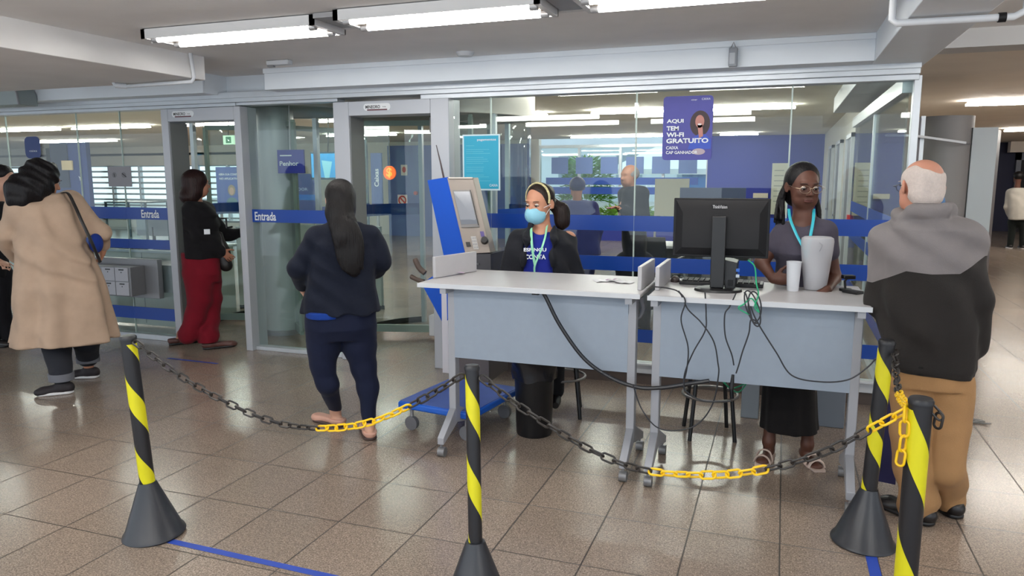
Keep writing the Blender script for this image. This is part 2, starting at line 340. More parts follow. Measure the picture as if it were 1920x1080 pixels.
for i, k in ((2, -9.9), (3, -8.7), (4, -7.55), (5, -6.58), (6, -6.02)):
    MB().box((k-.004,YF-.007,.05), (k+.004,YF+.007,2.21)).build('pane_joint', M_joint, PANES[i])
for i, k in ((9, -2.2), (10, -1.05), (11, .02)):
    MB().box((k-.005,YF-.008,.175), (k+.005,YF+.008,2.2)).build('pane_joint', M_joint, PANES[i])
for k in (-1.05,): MB().box((k-.012,YF-.02,2.06), (k+.012,YF+.01,2.12)).build('pane_clip', M_alu, PANES[9])
sg = struct(MB().box((.735,YF+.07,.05), (.745,9.58,2.2)), 'window_12', M_sideglass)
MB().box((.731,YF+.08,1.18), (.734,9.5,1.295)).box((.731,YF+.08,.875), (.734,9.5,.985)).box((.731,YF+.08,.33), (.734,9.5,.43)).build('blue_band', M_blueband, sg)
MB().box((.725,7.55,.05), (.755,7.6,2.2)).build('glazing_bar', M_alu, sg)
struct(MB().box((.70,YF+.06,0), (.78,9.6,.06)), 'trim_14', M_alu)
# ------------------------------------------------------------------ revolving security doors
def curved(mb, c, r, a0, a1, z0, z1, th=.01, n=24, mi=0):
    prof = [(r-th, z0), (r, z0), (r, z1), (r-th, z1), (r-th, z0)]
    mb.lathe(prof, c, n, mi, a0, a1); return mb
def revolving(x0, x1, fw, label, ox=0, dz=2.12):
    t = thing('revolving_security_door', label, 'door', ((x0+x1)/2, YF, 0))
    Y0 = YF-.1
    for x, w in ((x0, fw[0]), (x1-fw[1], fw[1])):
        MB().box((x,Y0,0), (x+w,YF+.12,2.2)).build('frame_post', M_gate, t, .004)
        sx = x+w if x == x0 else x-.006
        MB().box((sx,Y0+.02,0), (sx+.006,YF+.13,2.08)).build('inner_lining', M_gatein, t)
    MB().box((x0+fw[0],Y0,2.085), (x1-fw[1],YF+.12,2.2)).build('header_panel', M_gate, t, .004)
    cx = (x0+x1)/2; px = x0+fw[0]+(.16 if fw[0] < .1 else .25)
    n = MB(); w2, h2 = .125, .028; poly = []
    for k in range(24):
        a = 2*PI*k/24; poly.append((px+.02+.0+(w2-h2)*(1 if math.cos(a) > 0 else -1)+h2*math.cos(a), Y0-.004, 2.15+h2*math.sin(a)))
    pl = n.prism(poly, (0,.004,0)).build('name_plate', mat('pale_plate', rgb(222,224,226), .4), t)
    MB().box((px-.07,Y0-.006,2.122), (px+.115,Y0-.003,2.132)).build('plate_stripe', mat('dark_red_stripe', rgb(92,36,46), .4), pl)
    text('plate_lettering', 'MINEORO', M_black, pl, (px-.085,Y0-.0045,2.138), (1,0,0), (0,0,1), .135, .026, .02)
    text('plate_lettering', 'ltda', M_dgrey, pl, (px+.075,Y0-.0045,2.145), (1,0,0), (0,0,1), .03, .01)
    c = V((cx+ox, YF+1.0, 0)); r = .88
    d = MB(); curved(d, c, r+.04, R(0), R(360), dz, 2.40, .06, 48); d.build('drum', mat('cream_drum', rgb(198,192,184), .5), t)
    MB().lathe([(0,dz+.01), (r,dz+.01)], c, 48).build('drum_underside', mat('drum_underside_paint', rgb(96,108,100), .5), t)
    for a0, a1 in ((-32, 62), (128, 205)):
        MB().lathe([(r,.06), (r,2.13)], c, 28, 0, R(a0), R(a1)).build('curved_glass', M_curved, t)
        MB().lathe([(r-.01,.06), (r+.012,.06), (r+.012,.0), (r-.01,0)], c, 28, 0, R(a0), R(a1)).build('base_rail', M_black, t)
        MB().lathe([(r+.006,1.18), (r+.006,1.30)], c, 28, 0, R(a0), R(a1)).build('blue_band', M_blueband, t)
    for a in (-32, 62, 128, 205):
        p = c+V((r*math.cos(R(a)), r*math.sin(R(a)), 0)); MB().box((p.x-.022,p.y-.022,0), (p.x+.022,p.y+.022,2.13)).build('upright', M_alu, t)
    for a in (75, 195, 315):
        q = c+V((.81*math.cos(R(a)), .81*math.sin(R(a)), 0))
        w = MB().bar(c+V((0,0,1.1)), q+V((0,0,1.1)), .01, 1.96).build('door_wing', M_curved, t)
        MB().bar(c+V((0,0,.09)), q+V((0,0,.09)), .035, .07).bar(c+V((0,0,2.09)), q+V((0,0,2.09)), .035, .05).bar(q+V((0,0,.09)), q+V((0,0,2.09)), .035, .035, up=(1,0,0)).build('wing_frame', mat('green_grey_frame', rgb(120,136,126), .4, .2), w)
    MB().rod(c, c+V((0,0,2.12)), .03).build('center_shaft', M_alu, t)
    return t
g1 = revolving(-5.42, -4.53, (.08,.07), 'left revolving security door with grey metal frame, blazer woman before it', .04, 2.24)
g2 = revolving(-3.58, -2.52, (.15,.16), 'right revolving security door with grey metal frame, behind the navy jacket woman', -.08)
hd = MB().tube([(-4.66,YF-.13,1.14), (-4.66,YF-.2,1.14), (-4.66,YF-.2,1.22), (-4.72,YF-.2,1.22)], .009, 8).build('pull_handle', M_black, g1)
sp = MB().cbox((-2.78,YF+.32,2.02), (.16,.14,.13)).build('sensor_box', mat('sensor_grey', rgb(130,132,130), .5), g2)
MB().rod((-2.8,YF+.24,2.01), (-2.8,YF+.25,2.01), .02).build('sensor_lens', M_black, sp)
# white curved service panels inside the left door
pn = thing('curved_counter_panel', 'white curved low panel inside the left security door', 'panel', (-5.0,7.3,0))
c = V((-5.0,6.6,0)); MB().lathe([(1.3,.05), (1.3,1.0), (1.27,1.0), (1.27,.05)], c, 24, 0, R(65), R(150)).build('panel_face', mat('white_laminate', rgb(208,210,202), .35), pn)
MB().lathe([(1.31,.0), (1.31,.05), (1.27,.05)], c, 24, 0, R(65), R(150)).build('plinth', M_black, pn)
# round column inside the glass
XC = atY(528,500,6.3).x
col = thing('round_column', 'grey green round column behind the Entrada glass', 'column', (XC,6.3,0))
MB().lathe([(.18,0), (.18,2.46)], (XC,6.3,0), 40).build('shaft', mat('column_paint', rgb(176,184,184), .35, noise=.04, nscale=3), col)
MB().lathe([(.195,0), (.195,.05), (.18,.05)], (XC,6.3,0), 40).build('base_ring', M_galu, col)
# ------------------------------------------------------------------ ceiling things
M_fix = mat('fixture_white', rgb(208,208,208), .4)
M_fill = emission('fill_light', (1, .97, .92), 20)
def fixture(x0, x1, y, label, group='twin tube ceiling lights over the waiting area'):
    t = thing('fluorescent_light', label, 'ceiling light', ((x0+x1)/2, y, ZC), 0, group)
    z = ZC-.005
    MB().box((x0+.002,y-.158,z-.03), (x1-.002,y+.158,z)).box((x0,y-.16,z-.055), (x1,y-.15,z)).box((x0,y+.15,z-.055), (x1,y+.16,z)).box((x0,y-.16,z-.055), (x0+.03,y+.16,z)).box((x1-.03,y-.16,z-.055), (x1,y+.16,z)).build('housing', M_fix, t)
    MB().box((x0+.04,y-.03,z-.05), (x1-.04,y+.03,z-.03)).build('reflector', mat('reflector_tan', rgb(170,150,132), .3, .5), t)
    for k in (-.095, .085):
        tb = MB().rod((x0+.07,y+k,z-.052), (x1-.07,y+k,z-.052), .017, n=10).build('tube', M_tube, t)
    for k in (-.095, .085):
        for xa in (x0+.03, x1-.07): MB().rod((xa,y+k,z-.052), (xa+.04,y+k,z-.052), .018, n=10).build('tube_cap', M_galu, t)
    return t
a = atZ(265,70,2.42); b = atZ(597,46,2.42)
fixture(a.x, b.x, 3.78, 'twin tube ceiling light, leftmost of the row')
a2 = atZ(632,38,2.42); b2 = atZ(1012,3,2.42)
fixture(a2.x, b2.x, 3.72, 'twin tube ceiling light in the middle of the row')
fixture(-.98, .2, 3.70, 'twin tube ceiling light, rightmost of the row, cut by the picture top')
ch = thing('ceiling_channel', 'grey metal channel holding the ceiling lights end to end', 'channel', (-2,3.8,ZC))
MB().box((a.x-.2,3.9,ZC-.03), (.45,3.94,ZC-.006)).build('rail', M_fix, ch)
for x0, x1 in ((b.x+.01, a2.x-.01), (b2.x+.01, -.99)): MB().box((x0,3.6,ZC-.03), (x1,3.89,ZC-.004)).build('cover_plate', M_galu, ch)
def fill_tube(x0, x1, y, label, group, m):   # added fill light: bare tube hung a little below the ceiling
    t = thing('fill_tube_light', label, 'ceiling light', ((x0+x1)/2, y, ZC), 0, group)
    MB().rod((x0,y,ZC-.075), (x1,y,ZC-.075), .035, n=12).build('tube', m, t)
    for x in (x0+.1, x1-.1): MB().rod((x,y,ZC-.045), (x,y,ZC), .006, n=6).build('hanger', M_fix, t)
def far_tube(x0, x1, y, label, group, w=.035):
    t = thing('strip_light', label, 'ceiling light', ((x0+x1)/2, y, ZC), 0, group)
    MB().box((x0+.03,y-.02,ZC-.034), (x1-.03,y+.02,ZC)).build('housing', M_fix, t)
    MB().box((x0+.02,y-w,ZC-.055), (x1-.02,y+w,ZC-.032)).build('tube', M_tube2, t)
for i_, (x_, y_) in enumerate(((-3.2,.9), (-1.2,.9), (2.2,.9), (2.2,3.7), (-5.4,-.4), (-3.2,-.4), (-1.2,-.4), (2.2,-.4))):
    fill_tube(x_-.75, x_+.75, y_, 'added fill tube outside the picture, %s' % ('above and left of the viewer','straight above the viewer','above and right of the viewer','right of the beam over the old man','behind the viewer at the far left','behind the viewer at the left','directly behind the viewer','behind the viewer at the right')[i_], 'added fill tubes outside the picture', M_fill)  # unseen tubes added to brighten the waiting area and its ceiling
GB = 'strip lights on the bank hall ceiling'
for x0, x1, y, lb in ((-5.0,-3.15,10.2,'near strip light in the bank hall, seen over the curved door drum'), (-2.55,.1,10.2,'near strip light in the bank hall, crossing behind the purple poster'), (-4.6,-2.4,16.6,'far strip light in the bank hall, left of the purple poster'), (-1.35,-.55,16.6,'far strip light in the bank hall, right of the purple poster'), (-9.3,-7.6,14.0,'strip light seen through the right security door'), (-6.9,-5.4,10.2,'strip light seen above the dark haired woman in navy'), (-14.5,-12.4,10.2,'strip light at the far left over the slatted windows'), (-12.1,-10.3,10.2,'strip light over the blue poster wall'), (-18,-15.2,14.0,'strip light at the left picture edge behind the glass'), (-9.6,-8.2,10.2,'strip light behind the left security door')):
    far_tube(x0, x1, y, lb, GB)
for i_, (x_, y_) in enumerate(((-8.6,6.4), (-6.7,6.5), (-1.4,6.7), (-4.9,7.9), (-.3,6.3), (-8.6,6.9), (-10.6,6.5))):
    fill_tube(x_-.8, x_+.8, y_, 'added fill tube hidden behind the front beam, %s' % ('over the front of the cash desk','over the right end of the cash desk','over the near office chairs','behind the left door drum','by the right side glass','over the back of the cash desk','over the far left')[i_], 'added fill tubes behind the front beam', M_fill)  # added out of sight to brighten the bank hall
for i_, (x_, y_) in enumerate(((3.6,6.5), (5.6,11.5), (5.2,8.5), (7.5,17.0), (4.5,3.0))):
    fill_tube(x_-.9, x_+.9, y_, 'added corridor fill tube outside the picture, %s from the viewer' % ('second','fourth','third','fifth','nearest')[i_], 'added corridor fill tubes outside the picture', M_fill)  # added off-frame to brighten the corridor
GC = 'strip lights on the corridor ceiling'
far_tube(2.0, 4.4, 10.6, 'nearer strip light in the right corridor', GC); far_tube(3.95, 6.8, 17.2, 'farther strip light in the right corridor', GC)
# conduits
def conduit(name, label, pts, r=.016):
    t = thing(name, label, 'pipe', pts[0]); MB().tube(pts, r, 12).build('pipe', M_white, t); return t
c1 = conduit('ceiling_conduit', 'white bent conduit pipe under the right ceiling beam', [(.42,3.9,ZC), (.42,3.9,2.29), (.44,3.9,2.275), (.9,3.92,2.275), (.945,3.93,2.30), (.95,3.94,2.34), (.95,3.95,ZC)])
MB().rod((.84,3.92,2.275), (.87,3.92,2.275), .021).build('coupling', M_dgrey, c1)
p = [atX(356,96,-4.075), atX(364,146,-4.075), atZ(360,153,2.275), atZ(238,162,2.275), atZ(216,160,2.28), atZ(213,155,2.30)]
c2 = conduit('ceiling_conduit', 'white bent conduit pipe under the left ceiling beam', p, .014)
MB().rod(p[3], p[4], .019).build('coupling', M_white, c2)
cl = atZ(520,112,ZC)
t = thing('emergency_lamp', 'small white emergency lamp on the ceiling beside the front beam', 'lamp', (cl.x, 4.95, ZC))
MB().cbox((cl.x,4.95,ZC-.02), (.2,.06,.035)).build('housing', M_white, t, .006); MB().cbox((cl.x-.06,4.93,ZC-.045), (.05,.03,.016)).build('lamp_head', M_galu, t)
s = atY(1375,105,5.27)
t = thing('motion_sensor', 'small grey sensor hung on the front of the white beam', 'sensor', (s.x,5.27,s.z))
MB().cbox((s.x,5.255,s.z-.01), (.055,.045,.12)).build('case', mat('sensor_case', rgb(140,144,150), .5), t, .006); MB().tube([(s.x-.015,5.255,s.z+.05), (s.x,5.255,s.z+.085), (s.x+.015,5.255,s.z+.05)], .004).build('hanger_loop', M_galu, t)
MB().cbox((s.x-.004,5.23,s.z-.02), (.035,.006,.07)).build('face_plate', mat('pale_grey_face', rgb(176,180,186), .5), t)
t = thing('smoke_detector', 'flat white ceiling disc beside the white beam', 'detector', (-2.3,5.0,ZC))
MB().lathe([(0,-.03), (.05,-.03), (.065,-.01), (.065,0)], (-2.2,5.1,ZC), 24).build('cover', M_white, t)
t = thing('air_unit', 'grey rounded end of an air unit under the ceiling at the left edge', 'air unit', atY(10,190,5.1))
q0 = atY(36,196,5.1); q1 = atY(36,158,5.1); zr = q1.z-q0.z
poly = [(q0.x-1.2,5.1,q0.z), (q0.x,5.1,q0.z), (q0.x-.01,5.1,q0.z+zr*.55), (q0.x-.04,5.1,q0.z+zr*.85), (q0.x-.10,5.1,q1.z), (q0.x-1.2,5.1,q1.z)]
MB().prism(poly, (0,.19,0)).build('casing', mat('air_unit_grey', rgb(150,160,160), .5), t, .006)
MB().tube([V(p)+V((0,-.004,0)) for p in poly[1:5]], .012, 8).build('dark_trim', M_galu, t)
# ------------------------------------------------------------------ floor tapes
M_tape = mat('blue_floor_tape', rgb(40,70,165), .45, noise=.06, nscale=9)
def tape(name, label, pts, w):
    mb = MB(); pts = [V((p[0],p[1],0)) for p in pts]; L = []; Rr = []
    for i, p in enumerate(pts):
        d = (pts[min(i+1,len(pts)-1)]-pts[max(i-1,0)]).normalized(); n_ = V((-d.y,d.x,0))*w/2; L.append(p+n_); Rr.append(p-n_)
    k = len(pts); vs = L+Rr; top = [v+V((0,0,.0012)) for v in vs]
    mb.add(top, [(i,k+i,k+i+1,i+1) for i in range(k-1)])
    return tag(mb.build(name, M_tape), label, 'tape')
tape('floor_tape', 'blue tape line on the floor from the left cone base to the picture bottom', [(-2.62,2.40), (-.9,2.37)], .036)
tape('floor_tape', 'blue tape line on the floor below the right cone base', [(.42,3.5), (.43,2.3)], .045)
tape('floor_tape', 'short blue tape strip on the floor in front of the left security door', [(-5.06,5.02), (-4.5,5.01)], .03)
# ------------------------------------------------------------------ striped posts
M_pole = mat('post_black_plastic', rgb(26,26,30), .42, noise=.06, nscale=12)
M_yel = mat('post_yellow_tape', rgb(214,206,22), .45)
M_cone = mat('cone_black_plastic', rgb(38,40,46), .36, noise=.05, nscale=12)
def post(base, top, label, yt=.8, Rb=.13, r=.032, turns=2.3, ratio=.40):
    t = thing('barrier_post', label, 'barrier post', base, 0, 'black and yellow barrier posts')
    base = V(base); top = V(top); dd_ = V((base.x, base.y, 0)).normalized(); ph = math.atan2(dd_.x, -dd_.y)-ratio*2*PI+turns*2*PI*yt/(top-base).length
    base = V(base); top = V(top); ax = (top-base).normalized(); H = (top-base).length
    x, y, _ = bas(ax); Mx = Matrix((x, y, ax)).transposed()
    q = V((0,0,1)).rotation_difference(ax).to_matrix()
    MB().lathe([(Rb,0), (Rb+.004,.006), (Rb,.016), (Rb*.93,.024), (.042,.235), (.036,.25), (0,.25)], base, 48, M=q).build('cone_base', M_cone, t)
    n = 40; k = 60; vs = []; fs = []; mi = []
    for i in range(k+1):
        zz = .20+(H-.20)*i/k; tw = -turns*2*PI*zz/H+ph
        for j in range(n):
            a = 2*PI*j/n+tw; vs.append(base+q @ V((r*math.cos(a), r*math.sin(a), zz)))
    for i in range(k):
        for j in range(n): fs.append((i*n+j, i*n+(j+1)%n, (i+1)*n+(j+1)%n, (i+1)*n+j)); mi.append(1 if j < n*ratio and i < k-2 else 0)
    mb = MB(); mb.v = vs; mb.f = fs; mb.m = mi; mb.sm = [True]*len(fs); mb.build('striped_pole', [M_pole, M_yel], t)
    MB().lathe([(r,0), (r+.002,.0), (r+.003,.012), (r-.002,.02), (0,.022)], base+q @ V((0,0,H-.008)), 32, M=q).build('pole_cap', M_pole, t)
    return t, base+q @ V((0,0,H-.03)), x, y
d = lambda px, py, Z: atZ(px, py, Z)
P1t = atY(240,634,2.40); P1b = V((-2.60,2.43,0))
post(P1b, P1t, 'leftmost black and yellow striped post on a cone base', yt=.755, turns=2.8, r=.032)
P2t = atZ(885,690,.90); P2b = V((P2t.x+.035, P2t.y-.06, 0))
post(P2b, P2t, 'middle striped post, its cone base cut by the picture bottom', yt=.89, turns=3.0, r=.026)
P3t = V((.437,3.42,.90)); P3b = V((.40,3.42,0))
post(P3b, P3t, 'striped post beside the old man, whole cone base in view', yt=.89, turns=3.1, r=.032)
P4t = atZ(1727,753,.90); P4b = V((P4t.x-.0, P4t.y+.02, 0))
post(P4b, P4t, 'nearest striped post at the right, in front of the khaki trousers', yt=.945, turns=2.0, r=.0345)
# ------------------------------------------------------------------ plastic chains
M_ck = mat('chain_black_plastic', rgb(38,33,30), .45); M_cy = mat('chain_yellow_plastic', rgb(240,194,12), .4)
def link_mesh(nm, m, L=.052, w=.026, r=.0041):
    pts = []
    for k in range(20):
        a = 2*PI*k/20; pts.append(((L-w)/2*(1 if math.cos(a) > 0 else -1)+w/2*math.cos(a), w/2*math.sin(a), 0))
    o = MB().tube(pts, r, 8, closed=True).build(nm, m, None, local=True); me = o.data; bpy.data.objects.remove(o); return me
LK = {0: link_mesh('link', M_ck), 1: link_mesh('link', M_cy)}
def chain(label, pts, colf, pitch=.0425):
    P = [V(p) for p in pts]; t = thing('barrier_chain', label, 'chain', P[0], 0, 'plastic chains between the barrier posts')
    # resample by arc length
    S = [0]
    for i in range(len(P)-1): S.append(S[-1]+(P[i+1]-P[i]).length)
    n = max(2, int(S[-1]/pitch)); prev = None; j = 0
    def at(s):
        for i in range(len(S)-1):
            if s <= S[i+1] or i == len(S)-2: return P[i].lerp(P[i+1], (s-S[i])/(S[i+1]-S[i]))
    for k in range(n):
        a = at(S[-1]*k/n); b = at(S[-1]*(k+1)/n); c = (a+b)/2; dd = (b-a).normalized()
        x, y, _ = bas(dd); tw = (k % 2)*PI/2+random.uniform(-.35,.35)+.6
        u = x*math.cos(tw)+y*math.sin(tw); v = dd.cross(u); Mx = Matrix((dd, u, v)).transposed().to_4x4(); Mx.translation = c-P[0]
        yl = colf((k+.5)/n, c); o = bpy.data.objects.new('link', LK[1 if yl else 0]); COL.objects.link(o); o.parent = t; o.matrix_local = Mx
        if yl: o['label'] = 'yellow link'
    return t
def sag(a, b, drop, n=30):
    a = V(a); b = V(b); return [a.lerp(b, i/n)+V((0,0,-drop*4*(i/n)*(1-i/n))) for i in range(n+1)]
def px_of(c):
    v = CM.transposed() @ (c-EYE); return 960+FPX*v.x/-v.z, 540-FPX*v.y/-v.z
A = P1t+V((.035,0,-.012)); B = P2t+V((-.036,.0,-.03))
def poly_px(px, A, B):   # points along the hanging chain, in the vertical plane between its two ends
    n = (B-A).cross(V((0,0,1))); o = []
    for x, y in px: dd = ray(x, y); o.append(EYE+dd*((A-EYE).dot(n)/dd.dot(n)))
    return o
pp = [A]+poly_px([(330,700),(420,752),(510,790),(600,803),(690,793),(780,755)], A, B)+[B]
chain('black and yellow plastic chain from the leftmost post to the middle post', spline(pp), lambda s, c: 597 < px_of(c)[0] < 762)
A = P2t+V((.036,0,-.03)); B = P4t+V((-.036,0,-.03))
pp = [A]+poly_px([(960,752),(1040,805),(1120,850),(1200,880),(1290,890),(1380,888),(1470,872),(1560,842),(1640,800)], A, B)+[B]
chain('black and yellow plastic chain from the middle post to the nearest right post', spline(pp), lambda s, c: 1228 < px_of(c)[0] < 1440 or px_of(c)[0] > 1628)
A = P3t+V((.03,-.01,-.03)); B = P4t+V((-.036,.01,-.02))
pp = [A]+poly_px([(1680,700),(1686,740)], A, B)+[B]
chain('short plastic chain from the post beside the old man to the nearest post', spline(pp), lambda s, c: px_of(c)[1] > 738)
A = P4t+V((-.04,.0,-.02)); q0 = atY(1697,780,A.y-.015); q1 = atY(1686,872,A.y-.015)
chain('loose yellow chain end hanging down from the nearest right post', spline([A, q0, (q0+q1)/2+V((.004,0,0)), q1]), lambda s, c: True)
chain('short black chain bit hooked on the right side of the nearest post', spline([P4t+V((.034,0,-.02)), P4t+V((.052,-.005,-.035)), P4t+V((.05,0,-.07))]), lambda s, c: False)
# ------------------------------------------------------------------ counters
M_desk = mat('grey_laminate', rgb(180,178,180), .35, noise=.02); M_edge = mat('grey_edge', rgb(176,178,182), .4)
M_panel = mat('blue_grey_panel', rgb(146,158,172), .45, noise=.02); M_leg = mat('desk_leg_enamel', rgb(158,160,166), .4, .1)
def counter(x0, x1, yf, yb, label, z=1.0, rz=0, panel_b=.55, inL=.03, inR=.04):
    c = ((x0+x1)/2, (yf+yb)/2, 0); t = thing('counter_table', label, 'counter', c, rz, 'grey wheeled counter tables')
    hx = (x1-x0)/2; hy = (yb-yf)/2
    def B(mb, n, m, bev=0):
        o = mb.build(n, m, t, bev, local=True); return o
    B(MB().box((-hx,-hy,z-.028), (hx,hy,z)), 'tabletop', M_desk, .008)
    B(MB().box((-hx-.002,-hy-.004,z-.026), (hx+.002,-hy,z-.002)), 'edge_band', M_white)
    B(MB().box((-hx+inL+.02,-hy+.13,panel_b), (hx-inR-.02,-hy+.145,z-.03)), 'modesty_panel', M_panel)
    B(MB().box((-hx+inL+.02,-hy+.125,z-.13), (hx-inR-.02,-hy+.13,z-.03)), 'upper_rail', M_panel)
    for sgn in (-1, 1):
        x = (-hx+inL) if sgn < 0 else (hx-inR); y = -hy+.16
        B(MB().box((x-.022,y-.03,.16), (x+.022,y+.03,z-.03)), 'leg', M_leg, .004)
        B(MB().box((x-.018,-hy+.02,z-.06), (x+.018,hy-.02,z-.028)), 'support_bracket', M_leg)
        # splayed foot: falls forward and back from the column
        f = MB(); 
        for sy, L in ((-1, .20), (1, .30)):
            f.prism([(x-.02,y,.24), (x-.02,y+sy*.03,.24), (x-.02,y+sy*L,.115), (x-.02,y+sy*L,.075), (x-.02,y,.15)], (.04,0,0))
        fo = B(f, 'foot', M_leg, .003)
        for sy, L in ((-1, .19), (1, .29)):
            yy = y+sy*L
            cst = MB().rod((x,yy,.1), (x,yy,.06), .008, n=8).rod((x-.02,yy+.01,.028), (x+.02,yy+.01,.028), .028, n=16)
            cst.build('caster', mat('caster_grey', rgb(120,120,122), .35, .3), t, local=True)
    return t
t1 = counter(-1.92, -.665, 3.74, 4.40, 'left grey wheeled counter table before the masked woman', inL=.145, inR=.06)
t2 = counter(-.62, .405, 3.72, 4.40, 'right grey wheeled counter table carrying the black monitor')
ZT = 1.0
def divider(x, y0, y1, label, along='y', h=.125, tilt=0):
    mb = MB()
    if along == 'y': mb.box((x-.011,y0,ZT+.001), (x+.011,y1,ZT+h))
    else: mb.box((x,y0,ZT+.001), (y1,y0+.022,ZT+h))
    return tag(mb.build('divider_panel', M_desk, None, .003), label, 'divider', 'small grey divider panels on the counters')
divider(-.688, 3.86, 4.28, 'small grey divider on the right end of the left counter')
divider(-.60, 3.88, 4.30, 'small grey divider on the left end of the right counter')
a = atZ(797,521,ZT); b = atZ(855,505,ZT)
tag(MB().bar((-1.905,3.92,ZT+.065), (-1.80,4.30,ZT+.065), .02, .125).build('divider_panel', M_desk, None, .003), 'small grey divider panel at the left end of the left counter', 'divider', 'small grey divider panels on the counters')
# things on the counters
def paper(label, c, w, h, rz, z, col=(214,214,218), name='paper_sheet'):
    m = mat(name+str(col), rgb(*col), .7); M4 = Matrix.Translation(V((c[0],c[1],z))) @ Matrix.Rotation(rz, 4, 'Z')
    mb = MB(); n = 6
    vs = []; 
    for i in range(n+1):
        for j in (0, 1): 
            u = -w/2+w*i/n; vs.append(M4 @ V((u, -h/2+h*j, .0015+.006*math.sin(i*1.1)**2)))
    mb.add(vs, [(2*i,2*i+2,2*i+3,2*i+1) for i in range(n)])
    return tag(mb.build(name, m), label, 'paper', 'loose papers on the counters')
p = atZ(862,509,ZT); paper('white form on the left end of the left counter', (p.x,p.y), .13, .10, .3, ZT)
p = atZ(848,514,ZT); paper('lilac tinted slip beside the left divider panel', (p.x+.02,p.y-.01), .12, .04, .2, ZT+.009, (205,180,205))
p = atZ(1135,527,ZT); paper('white folded leaflet near the right end of the left counter', (p.x,p.y), .13, .1, .5, ZT)
p = atZ(1150,528,ZT); paper('mauve printed leaflet on top of the white leaflets', (p.x,p.y), .09, .03, .6, ZT+.009, (150,130,150))
p = atZ(1170,530,ZT); paper('white slip against the right divider of the left counter', (p.x,p.y), .10, .09, -.1, ZT+.001)
p = atZ(1600,545,ZT); paper('crumpled white receipt near the right end of the right counter', (p.x,p.y), .09, .07, .4, ZT)
# monitor seen from behind
def up(px, py, Y): return atY(px, py, Y)
YM = 4.02
m0 = up(1265,371,YM); m1 = up(1446,371,YM); mb_ = up(1265,480,YM)
mx = (m0.x+m1.x)/2; mw = (m1.x-m0.x); mz1 = m0.z; mz0 = mz1-.305
mon = thing('computer_monitor', 'black flat monitor seen from behind on the right counter', 'monitor', (mx,YM,ZT), R(1.5))
def Bm(mb, n, m, bev=0, par=None): return mb.build(n, m, par or mon, bev, local=True)
hw = mw/2; zt = mz1-ZT; zb = mz0-ZT
Bm(MB().box((-hw,-.012,zb), (hw,.012,zt)), 'bezel', M_dgrey, .004)
Bm(MB().add([(-hw+.012,-.012,zb+.01),(hw-.012,-.012,zb+.01),(hw-.012,-.012,zt-.01),(-hw+.012,-.012,zt-.01),(-hw+.05,-.045,zb+.05),(hw-.05,-.045,zb+.05),(hw-.05,-.045,zt-.075),(-hw+.05,-.045,zt-.075)], [(0,1,5,4),(1,2,6,5),(2,3,7,6),(3,0,4,7),(4,5,6,7)]), 'back_shell', M_dgrey)
Bm(MB().box((-hw+.01,.0121,zb+.012), (hw-.01,.013,zt-.012)), 'screen', mat('dark_screen', rgb(20,24,30), .15))
Bm(MB().box((-.04,-.075,.02), (.03,-.045,zt-.09)), 'stand_neck', M_black, .004)
Bm(MB().lathe([(0,.018), (.10,.018), (.118,.012), (.122,0)], (-.0,-.03,0), 40, M=Matrix.Diagonal((1,.8,1))), 'stand_base', M_black)
bd = Bm(MB().box((-.045,-.036,zt-.056), (.025,-.02,zt-.032)), 'badge_strip', M_dgrey)
text('badge_lettering', 'ThinkVision', mat('badge_silver', rgb(196,196,198), .4), mon, wmat(mon) @ V((-.042,-.0368,zt-.051)), (1,.026,0), (0,0,1), .072, .017, .01)
# slim computer clamped at the stand
cpu = thing('mini_computer', 'small black upright computer box behind the monitor stand', 'computer', (mx+.06,4.0,ZT))
MB().add([(mx+.035,3.98,ZT),(mx+.085,3.98,ZT),(mx+.085,4.14,ZT),(mx+.035,4.14,ZT),(mx+.025,3.98,ZT+.165),(mx+.093,3.98,ZT+.15),(mx+.093,4.14,ZT+.15),(mx+.025,4.14,ZT+.165)], [(3,2,1,0),(4,5,6,7),(0,1,5,4),(1,2,6,5),(2,3,7,6),(3,0,4,7)]).build('case', M_black, cpu, .003)
MB().box((mx+.05,3.975,ZT+.03), (mx+.075,3.98,ZT+.06)).build('port_block', M_dgrey, cpu)
for k, cc in enumerate((rgb(190,200,210), rgb(30,90,180))): MB().box((mx+.088,3.976,ZT+.075+.03*k), (mx+.105,3.99,ZT+.09+.03*k)).build('plug', mat('plug%d' % k, cc, .4), cpu)
kb = atZ(1330,532,ZT)
k_ = thing('keyboard', 'black keyboard lying on the right counter behind the monitor foot', 'keyboard', (mx,4.22,ZT))
MB().box((mx-.22,4.15,ZT), (mx+.22,4.29,ZT+.02)).build('keyboard_base', M_black, k_, .004)
kk = MB()
for i in range(14):
    for j in range(4): kk.box((mx-.205+.0295*i,4.16+.03*j,ZT+.02), (mx-.18+.0295*i,4.185+.03*j,ZT+.026))
tag(kk.build('keys', M_dgrey, k_), kind='stuff')
ms = atZ(1266,528,ZT)
m_ = thing('computer_mouse', 'dark mouse on the right counter beside the grey divider', 'mouse', (ms.x,ms.y,ZT))
MB().lathe([(0,.034), (.012,.032), (.022,.022), (.027,.008), (.026,0)], (ms.x,ms.y,ZT), 20, M=Matrix.Diagonal((1,1.5,1))).build('mouse_body', mat('brown_black', rgb(60,50,48), .4), m_)
